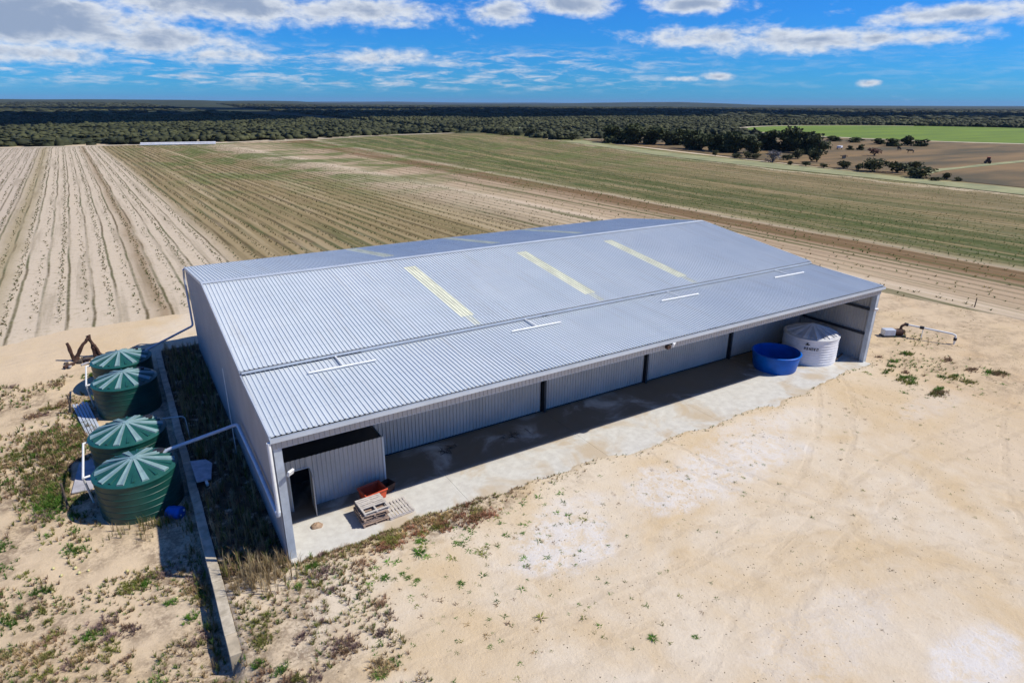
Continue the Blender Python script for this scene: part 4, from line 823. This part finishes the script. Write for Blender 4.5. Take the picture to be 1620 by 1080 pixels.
for i, (k, x, y, h, w) in enumerate(TREES):
    nm, lb, cat, gr = TXT[k]; j = cnt.get(k, 0); cnt[k] = j+1; cm, tm = PRO[k][j % len(PRO[k])]
    z = float(hz(x, y)); e = empty(nm, (x, y, max(z, .1)), random.uniform(0, 6.28)); kk_ = 1.14 if k in 'HF' else 1.1; e.scale = (w*kk_, w*kk_, h*kk_); tag(e, lb % ORD[j] if '%s' in lb else lb, cat, gr)
    for n_, me in (('crown', cm), ('trunk', tm)):
        o = bpy.data.objects.new(n_, me); COL.objects.link(o); o.parent = e

# ------------------------------------------------------------------ woodland (one mass to the horizon)
def dome(seed):
    rg = np.random.default_rng(seed); rings = [(1.0, 0.0, 6), (1.0, .55, 6), (.62, .92, 5)]; V = []; idxs = []; F = []
    for r, z, n in rings:
        o = len(V); idxs.append((o, n)); ph = rg.uniform(0, 6)
        for k in range(n):
            t = 6.2832*k/n+ph+rg.uniform(-.2, .2); q = r*rg.uniform(.75, 1.2); V.append((q*math.cos(t), q*math.sin(t), z*rg.uniform(.8, 1.15)))
    for (o0, n0), (o1, n1) in zip(idxs[:-1], idxs[1:]):
        i = j = 0
        while i < n0 or j < n1:
            if j >= n1 or (i < n0 and (i+1)/n0 <= (j+1)/n1): F.append((o0+i % n0, o0+(i+1) % n0, o1+j % n1)); i += 1
            else: F.append((o0+i % n0, o1+(j+1) % n1, o1+j % n1)); j += 1
    o, n = idxs[-1]; V.append((0, 0, 1.02)); F += [(o+k, o+(k+1) % n, len(V)-1) for k in range(n)]
    return np.array(V), np.array(F)
def instance(name, protos, pos, scl, rot, tint, m, label=None, kind='stuff', vshade=None):
    Vs = []; Fs = []; Ts = []; off = 0; pick = RNG.integers(0, len(protos), len(pos))
    for k, (pv, pf) in enumerate(protos):
        s = pick == k; P = pos[s]; n = len(P)
        if n == 0: continue
        c, si = np.cos(rot[s])[:, None], np.sin(rot[s])[:, None]; sc = scl[s]
        x = pv[None, :, 0]*sc[:, 0:1]; y = pv[None, :, 1]*sc[:, 0:1]; z = pv[None, :, 2]*sc[:, 1:2]
        V = np.stack([x*c-y*si+P[:, 0:1], x*si+y*c+P[:, 1:2], z+P[:, 2:3]], -1).reshape(-1, 3)
        Fk = (pf[None]+(np.arange(n)*len(pv))[:, None, None]).reshape(-1, pf.shape[1])+off; off += n*len(pv)
        T = np.repeat(tint[s], len(pv), axis=0)
        Vs.append(V); Fs.append(Fk); Ts.append(T)
    T = np.concatenate(Ts); T = np.concatenate([T, np.ones((len(T), 1))], 1)
    o = mesh_np(name, np.concatenate(Vs), np.concatenate(Fs), m, T, name == 'woodland'); tag(o, label, None, None, kind); return o
def wood_points(r0, r1, n):
    r = np.sqrt(RNG.uniform(r0**2, r1**2, n)); a = np.radians(RNG.uniform(-16, 80, n)); x = -3+r*np.sin(a); y = -22+r*np.cos(a); return x, y, r
doms = [dome(s) for s in range(6)]
def in_wood(x, y):
    ok = y > field_end(x)+5+9*fbm(x/9., y*0+3.3, 91, 3)
    right = (x > 186+.1*np.maximum(y-236, 0)) & (y > 246) & (np.hypot(x-490, y-195) > 152)
    return np.where(x < 186, ok, right) & ~((x > 186) & (y < 246+.0*x)) | ((x > 495) & (np.hypot(x-490, y-195) > 154))
X1, Y1, R1 = wood_points(280, 900, 46000); k = in_wood(X1, Y1) & (fbm(X1/40, Y1/40, 77, 3) > .30); X1, Y1, R1 = X1[k], Y1[k], R1[k]
X2, Y2, R2 = wood_points(900, 3600, 26000); k = in_wood(X2, Y2) & (fbm(X2/120, Y2/120, 78, 3) > .34); X2, Y2, R2 = X2[k], Y2[k], R2[k]
PX = np.concatenate([X1, X2]); PY = np.concatenate([Y1, Y2]); PR = np.concatenate([R1, R2])
tall = RNG.random(len(PR)) < .03
sc = np.where(PR < 900, np.where(tall, RNG.uniform(1.7, 2.8, len(PR)), RNG.uniform(1.5, 3.3, len(PR))), RNG.uniform(5.5, 12.0, len(PR))); hh = np.where(PR < 900, np.where(tall, RNG.uniform(2.8, 4.0, len(PR)), RNG.uniform(1.5, 3.0, len(PR))*(.75+.6*fbm(PX/60, PY/60, 83, 3))), RNG.uniform(2.0, 4.0, len(PR)))
v = np.clip(fbm(PX/30, PY/30, 80, 3)*1.2-.1+RNG.uniform(-.25, .25, len(PX)), 0, 1)[:, None]
tint = np.array([.024, .030, .012])*(1-v)+np.array([.085, .088, .034])*v
instance('woodland', doms, np.stack([PX, PY, hz(PX, PY)-.2], 1), np.stack([sc, hh], 1), RNG.uniform(0, 6.28, len(PX)), tint, M['bush'], 'low dark green coastal scrub covering the land to the horizon')

# cumulus overhead, above and behind the view: they shade parts of the scrub
M['cloud'] = mat('cloud_white', (.85, .86, .88), 1.0, 0, .02, .01)
def cloud(c, rx, ry, h, seed, label):
    n, m_ = 40, 20; vs = []; fs = []
    for j in range(m_+1):
        ph = math.pi*j/m_
        for i in range(n):
            t = 2*math.pi*i/n; d = (math.cos(t)*math.sin(ph), math.sin(t)*math.sin(ph), math.cos(ph))
            q = .62+.75*float(fbm(d[0]*2.6+seed*7.1+d[2], d[1]*2.6+d[2]*1.7+seed, 200+seed, 4)); vs.append((d[0]*rx*q, d[1]*ry*q, d[2]*h*q if d[2] > 0 else d[2]*h*.18*q))
    for j in range(m_):
        for i in range(n): i2 = (i+1) % n; fs.append((j*n+i, (j+1)*n+i, (j+1)*n+i2, j*n+i2))
    o = MB().add(vs, fs).build('cloud', M['cloud'], None, True); o.location = c; tag(o, label, None, None, 'structure')
for k, (gx, gy, rx, ry) in enumerate(((-150, 820, 420, 300), (520, 980, 560, 330), (1150, 1250, 520, 360), (1350, 620, 420, 210), (560, 1900, 700, 330))):
    cloud((gx+.678*900, gy-.46*900, 900), rx, ry, 130, k+1, 'white cumulus cloud out of view, shading the scrub')
# ------------------------------------------------------------------ grasses, weeds and litter
def tuft(seed, nb, h0, h1, spread, w, droop=.3):
    rg = np.random.default_rng(seed); V = []; F = []
    for k in range(nb):
        a = rg.uniform(0, 6.28); l = rg.uniform(h0, h1); s = rg.uniform(.25, 1)*spread; d = np.array([math.cos(a), math.sin(a), 0]); n = np.array([-math.sin(a), math.cos(a), 0])*w*rg.uniform(.6, 1.3)
        b = d*rg.uniform(0, .25)*spread; m_ = b+d*s*.5+np.array([0, 0, l*.65]); t = b+d*s*(1+droop)+np.array([0, 0, l*(1-droop*.3)]); o = len(V)
        V += [b-n, b+n, m_+n*.8, m_-n*.8, t]; F += [(o, o+1, o+2), (o, o+2, o+3), (o+3, o+2, o+4)]
    return np.array(V), np.array(F)
T_up = [tuft(s, 12, .5, 1.0, .45, .035) for s in range(5)]
T_star = [tuft(20+s, 16, .12, .35, 1.0, .07, .1) for s in range(4)]
T_tall = [tuft(40+s, 9, .7, 1.0, .35, .016, .5) for s in range(4)]
T_low = [tuft(60+s, 6, .5, 1.0, .7, .11) for s in range(5)]
CG = np.array([.088, .185, .022]); CO = np.array([.19, .195, .045]); CD = np.array([.36, .26, .13]); CB = np.array([.22, .14, .085]); CS = np.array([.42, .33, .19])
def scat(name, protos, x, y, s, h, col, label, z=None, jit=.25):
    n = len(x); z = hz(x, y)-.01 if z is None else z; c = col*RNG.uniform(1-jit, 1+jit, (n, 1)); return instance(name, protos, np.stack([x, y, z], 1), np.stack([s, h], 1), RNG.uniform(0, 6.28, n), c, M['tuft'], label)
# crop rows
ru = np.arange(-88, 156, 1.9); RU = []; RY = []; RC = []; RS = []
for i, u in enumerate(ru):
    u = u+.95; yst = float(np.interp(u, us, FY0))+2.0
    if u < 8: p, stp, sz, mix = (.9 if i % 2 else .4), .26, .19, .5
    elif u < 46: p, stp, sz, mix = .80, .36, .22, .35
    elif u < 62: p, stp, sz, mix = .45, .45, .24, .35
    elif u < 72: p, stp, sz, mix = .25, .5, .24, .5
    elif u < 82: p, stp, sz, mix = .4, .45, .28, .6
    elif u < 110: p, stp, sz, mix = .7, .40, .22, .8
    else: p, stp, sz, mix = .5, .5, .20, .45
    yy = np.arange(yst, 330, stp); yy = yy+RNG.uniform(-.2, .2, len(yy)); xx = u+bend(np.full(len(yy), u), yy); kk = (yy < field_end(xx)-2) & (RNG.random(len(yy)) < p*np.clip(.25+1.5*fbm(np.full(len(yy), u*.7), yy*.035, 90, 3), 0, 1)*np.clip(1.15-yy/420, .3, 1))
    kk &= ~((xx > -1.5) & (xx < 41.5) & (yy < 30.5)); xx, yy = xx[kk], yy[kk]
    wid = .16 if u < 62 else .5; xx = xx+RNG.normal(0, wid, len(xx)); g_ = (RNG.random(len(xx)) < mix)[:, None]
    RU.append(xx); RY.append(yy); RS.append(np.full(len(xx), sz)*RNG.uniform(.6, 1.4, len(xx))); RC.append(np.where(g_, np.array([.065, .095, .024]), np.array([.16, .125, .05]))*(1.0 if u < 62 else 1.7))
RU, RY, RS, RC = map(np.concatenate, (RU, RY, RS, RC))
zf = np.maximum(hz(RU, RY)+.03, .075)-.02
scat('crop_rows', T_low, RU, RY, RS*1.15, RS*.9, RC, 'rows of low green and straw-coloured crop plants', zf)
print('crop tufts', len(RU))
# dry and green tufts on the left and along the slab front
def region(n, x0, x1, y0_, y1, seed, thr):
    x = RNG.uniform(x0, x1, n); y = RNG.uniform(y0_, y1, n); k = fbm(x*.55, y*.55, seed, 3) > thr; return x[k], y[k]
def free(x, y):      # keep off the slab, walls and tanks
    k = ~((x > -.1) & (x < 40.2) & (y > sand_edge(x)-.05) & (y < 28)) & ~((np.abs(x+2.65) < .28) & (y > -3.9) & (y < 28.5))
    for tx, ty, _ in TK: k &= np.hypot(x-tx, y-ty) > 1.8
    return k & ~((x > -7.7) & (x < -6.3) & (y > 10.4) & (y < 14)) & ~((x > -2.7) & (x < -1.4) & (y > 6.6) & (y < 9.9))
def put(name, protos, x, y, s0, s1, h0, h1, cols, wts, label):
    k = free(x, y); x, y = x[k], y[k]; n = len(x); c = np.array(cols)[RNG.choice(len(cols), n, p=wts)]; s = RNG.uniform(s0, s1, n); scat(name, protos, x, y, s, s*RNG.uniform(h0, h1, n), c, label)
x, y = region(9500, -16, 2.5, -13, 3.5, 101, .44); put('dry_grass', T_up, x, y, .10, .30, .5, 1.1, [CO, CD, CB, CG], [.34, .26, .25, .15], 'dry and olive grass tufts on the sand left of the shed')
x, y = region(6000, -17, -6.3, 3, 27, 102, .48); put('dry_grass', T_up, x, y, .10, .32, .5, 1.2, [CO, CD, CB, CG], [.34, .26, .2, .2], 'dry grass tufts on the sand beyond the tanks')
# thick weed patch left of the tanks
n = 900; x = RNG.normal(-8.5, 1.0, n); y = RNG.normal(15.0, 2.5, n); put('weed_patch', T_up, x, y, .18, .45, .6, 1.2, [CG*.8, CO*.9, CD, CB*1.3], [.20, .30, .25, .25], 'thick patch of green and rusty weeds left of the tanks')
n = 420; x = RNG.normal(-8.3, .5, n); y = RNG.normal(10.6, 1.0, n); put('weed_patch', T_up, x, y, .15, .35, .6, 1.1, [CG, CG*1.2, CO], [.5, .3, .2], 'low green weeds in front of the weed patch')
# strip between wall and shed: tall dead grass in the shade
x = RNG.uniform(-2.35, -.15, 800); y = RNG.uniform(.3, 27.5, 800); put('tall_dead_grass', T_tall, x, y, .25, .6, 1.4, 2.4, [CD, CS, CO, CB], [.3, .25, .25, .2], 'tall dead grass in the shaded strip between wall and shed')
x = RNG.uniform(-2.35, -.15, 800); y = RNG.uniform(.2, 27.5, 800); put('strip_weeds', T_up, x, y, .15, .4, .5, 1.2, [CB*.7, CO*.6, CD*.8], [.4, .35, .25], 'brown weeds on the floor of the shaded strip')
x = RNG.normal(-1.2, .7, 110); y = RNG.normal(-.5, .6, 110); put('tall_dead_grass', T_tall, x, y, .3, .65, 1.2, 2.2, [CS, CD], [.5, .5], 'tall straw-coloured grass at the front corner of the shed')
x = np.concatenate([RNG.normal(-3.05, .18, 170), RNG.normal(-4.3, .9, 90)]); y = np.concatenate([RNG.uniform(-3.5, 7, 170), RNG.normal(5.9, .35, 90)]); put('wall_foot_weeds', T_tall, x, y, .2, .45, 1.0, 1.9, [CO*.8, CD, CG*.7], [.4, .35, .25], 'thin weeds growing along the foot of the block wall')
# ragged low clumps
def clumps(name, n, fx, fy, rmin, rmax, cols, wts, label, dens=26):
    X_ = []; Y_ = []; C_ = []
    cx_ = fx(n); cy_ = fy(n)
    for a_, b_ in zip(cx_, cy_):
        rr_ = RNG.uniform(rmin, rmax); m_ = int(dens*(rr_/.3)**1.3); X_.append(RNG.normal(a_, rr_*.55, m_)); Y_.append(RNG.normal(b_, rr_*.42, m_)); C_.append(np.tile(np.array(cols)[RNG.choice(len(cols), p=wts)]*RNG.uniform(1.0, 1.6), (m_, 1))*RNG.uniform(.8, 1.25, (m_, 1)))
    X_, Y_, C_ = map(np.concatenate, (X_, Y_, C_)); k = free(X_, Y_); X_, Y_, C_ = X_[k], Y_[k], C_[k]; s_ = RNG.uniform(.11, .28, len(X_)); scat(name, T_up, X_, Y_, s_, s_*RNG.uniform(.5, 1.1, len(X_)), C_, label)
CP = np.array([.20, .135, .115])
clumps('ground_clumps', 210, lambda n: RNG.uniform(-13, 2.5, n), lambda n: RNG.uniform(-9, 3.0, n), .15, .5, [CO*.8, CG*.75, CD*.8, CB, CP], [.27, .18, .15, .2, .2], 'ragged low clumps of grass and dead creeper left of the shed')
clumps('ground_clumps', 120, lambda n: RNG.uniform(-16, -6.5, n), lambda n: RNG.uniform(2, 27, n), .2, .6, [CO*.8, CG*.75, CD*.8, CB, CP], [.27, .18, .15, .2, .2], 'ragged low clumps of grass on the sand beyond the tanks')
clumps('ground_clumps', 30, lambda n: RNG.uniform(3.5, 8.5, n), lambda n: RNG.uniform(-1.7, -.5, n), .2, .5, [CO, CD, np.array([.30, .15, .09])], [.35, .25, .4], 'olive and rust-red grass patches before the slab near the pallets')
clumps('ground_clumps', 26, lambda n: RNG.uniform(38.5, 46, n), lambda n: RNG.uniform(-6, 0, n), .2, .55, [CG*.8, CO*.8, CB], [.4, .3, .3], 'low green and brown clumps off the right end of the slab')
# along the slab front
x = np.abs(RNG.gumbel(3.5, 2.6, 900))+.2; x = x[x < 15]; y = sand_edge(x)-np.abs(RNG.normal(0, .42, len(x)))-.03; put('edge_grass', T_up, x, y, .08, .26, .45, .9, [CO, CD, CB*1.2], [.38, .32, .30], 'olive and rusty grass along the front of the slab')
x = RNG.uniform(12, 40, 240); y = sand_edge(x)-np.abs(RNG.normal(0, .25, 240)); put('edge_grass', T_up, x, y, .07, .18, .4, .8, [CO, CB, CG*.8], [.4, .3, .3], 'sparse grass along the right half of the slab front')
# right side scrub
x, y = region(1500, 40.5, 62, -8, 24, 105, .52); put('dry_grass', T_up, x, y, .08, .2, .35, .7, [CO, CD, CB, CG*.8], [.35, .25, .25, .15], 'dry grass tufts on the orange sand right of the shed')
x = np.concatenate([RNG.normal(42.5, 1.6, 110), RNG.normal(47.8, 1.2, 60)]); y = np.concatenate([RNG.normal(-2.6, 1.3, 110), RNG.normal(.4, .9, 60)]); put('dry_grass', T_up, x, y, .15, .35, .4, .8, [CG, CO, CB], [.4, .35, .25], 'green and brown tufts near the pump')
# small weeds and specks scattered over the yard
n = 420; x = RNG.uniform(1, 44, n); y = -1.2-RNG.gamma(1.6, 4.2, n); k = y > -21; put('yard_weeds', T_star, x[k], y[k], .05, .16, .6, 1.2, [CG*.8, CO*.8, CB*.8], [.45, .3, .25], 'tiny weeds dotted over the sandy yard')
n = 9500; x = RNG.uniform(-6, 50, n); y = RNG.uniform(-21, 0, n); k = fbm(x*.3, y*.3, 107, 3) > .36; x, y = x[k], y[k]; k = free(x, y); x, y = x[k], y[k]
s = RNG.uniform(.012, .045, len(x)); scat('litter', [(np.array([(-1, -.5, 0), (1, -.6, 0), (.7, .6, 0), (-.8, .5, 0), (0, 0, .7)]), np.array([(0, 1, 4), (1, 2, 4), (2, 3, 4), (3, 0, 4)]))], x, y, s, s, np.tile(np.array([.10, .075, .05]), (len(x), 1)), 'dark specks of dung and twig litter on the yard sand')
x = np.concatenate([RNG.uniform(2, 13, 70), RNG.uniform(37, 46, 40)]); y = np.concatenate([-.9-RNG.gamma(1.5, 1.5, 70), RNG.uniform(-7, -.5, 40)]); put('yard_weeds', T_star, x, y, .12, .3, .6, 1.0, [CG*1.35, CG, CO*1.2], [.5, .3, .2], 'bright green weeds near the slab edge')
n = 130; x = RNG.uniform(1.5, 11, n); y = RNG.uniform(-9.5, -1.4, n); put('yard_weeds', T_star, x, y, .07, .2, .6, 1.2, [CG, CO, CB, CD], [.45, .25, .15, .15], 'small star-shaped weeds on the sand before the pallets')
# clearly separate green weeds, one thing each
WEEDS = [(4.6, -2.3, .50, 'bright green spreading weed clump below the pallets, the largest'), (4.95, -1.7, .36, 'yellow green weed joined to the upper side of the largest clump'), (2.9, -3.0, .34, 'green weed clump left of the row of three small weeds'), (3.55, -3.1, .24, 'upper of the three small green weeds in a row'), (3.62, -3.42, .24, 'middle of the three small green weeds in a row'), (3.9, -3.75, .22, 'lowest of the three small green weeds in a row'),
         (5.25, -4.75, .26, 'star-shaped green weed alone on the bare sand'), (7.6, -1.55, .32, 'dark green oval weed on the sand right of the pallets'), (8.0, -1.25, .30, 'green weed touching the oval weed on its right'), (6.0, -1.35, .26, 'green weed between the slab grass and the largest clump'), (6.15, -2.5, .2, 'small green weed right of the largest clump'), (9.6, -10.5, .30, 'large dark green star weed near the bottom edge of the yard'), (10.9, -11.2, .2, 'green weed right of the large star weed at the bottom'), (1.2, -7.0, .42, 'yellow green grass clump near the bottom left of the yard')]
for x, y, s, lb in WEEDS:
    pv, pf = tuft(int(x*100)+500, 70, .10, .5, .85, .04, .25); o = mesh_np('green_weed', pv*np.array([s*.85, s*.85, s*.6]), pf, M['tuft'], np.tile(np.array([*(CG*random.uniform(.8, 1.25)), 1]), (len(pv), 1))); o.location = (x, y, float(hz(x, y))-.01); tag(o, lb, 'weed', 'green weeds in the yard')

# ------------------------------------------------------------------ air
hm = bpy.data.materials.new('clear_air'); hm.use_nodes = True; ht = hm.node_tree
for n in list(ht.nodes):
    if n.type != 'OUTPUT_MATERIAL': ht.nodes.remove(n)
pv_ = ht.nodes.new('ShaderNodeVolumePrincipled'); pv_.inputs['Color'].default_value = (.42, .62, .95, 1); pv_.inputs['Density'].default_value = 3.5e-5; pv_.inputs['Anisotropy'].default_value = .0
ht.links.new(pv_.outputs[0], ht.nodes['Material Output'].inputs['Volume'])
hb = MB().box((-26000, -6000, -12), (26000, 27000, 140)).build('haze', hm); tag(hb, 'thin bluish air over the whole landscape', None, None, 'stuff')
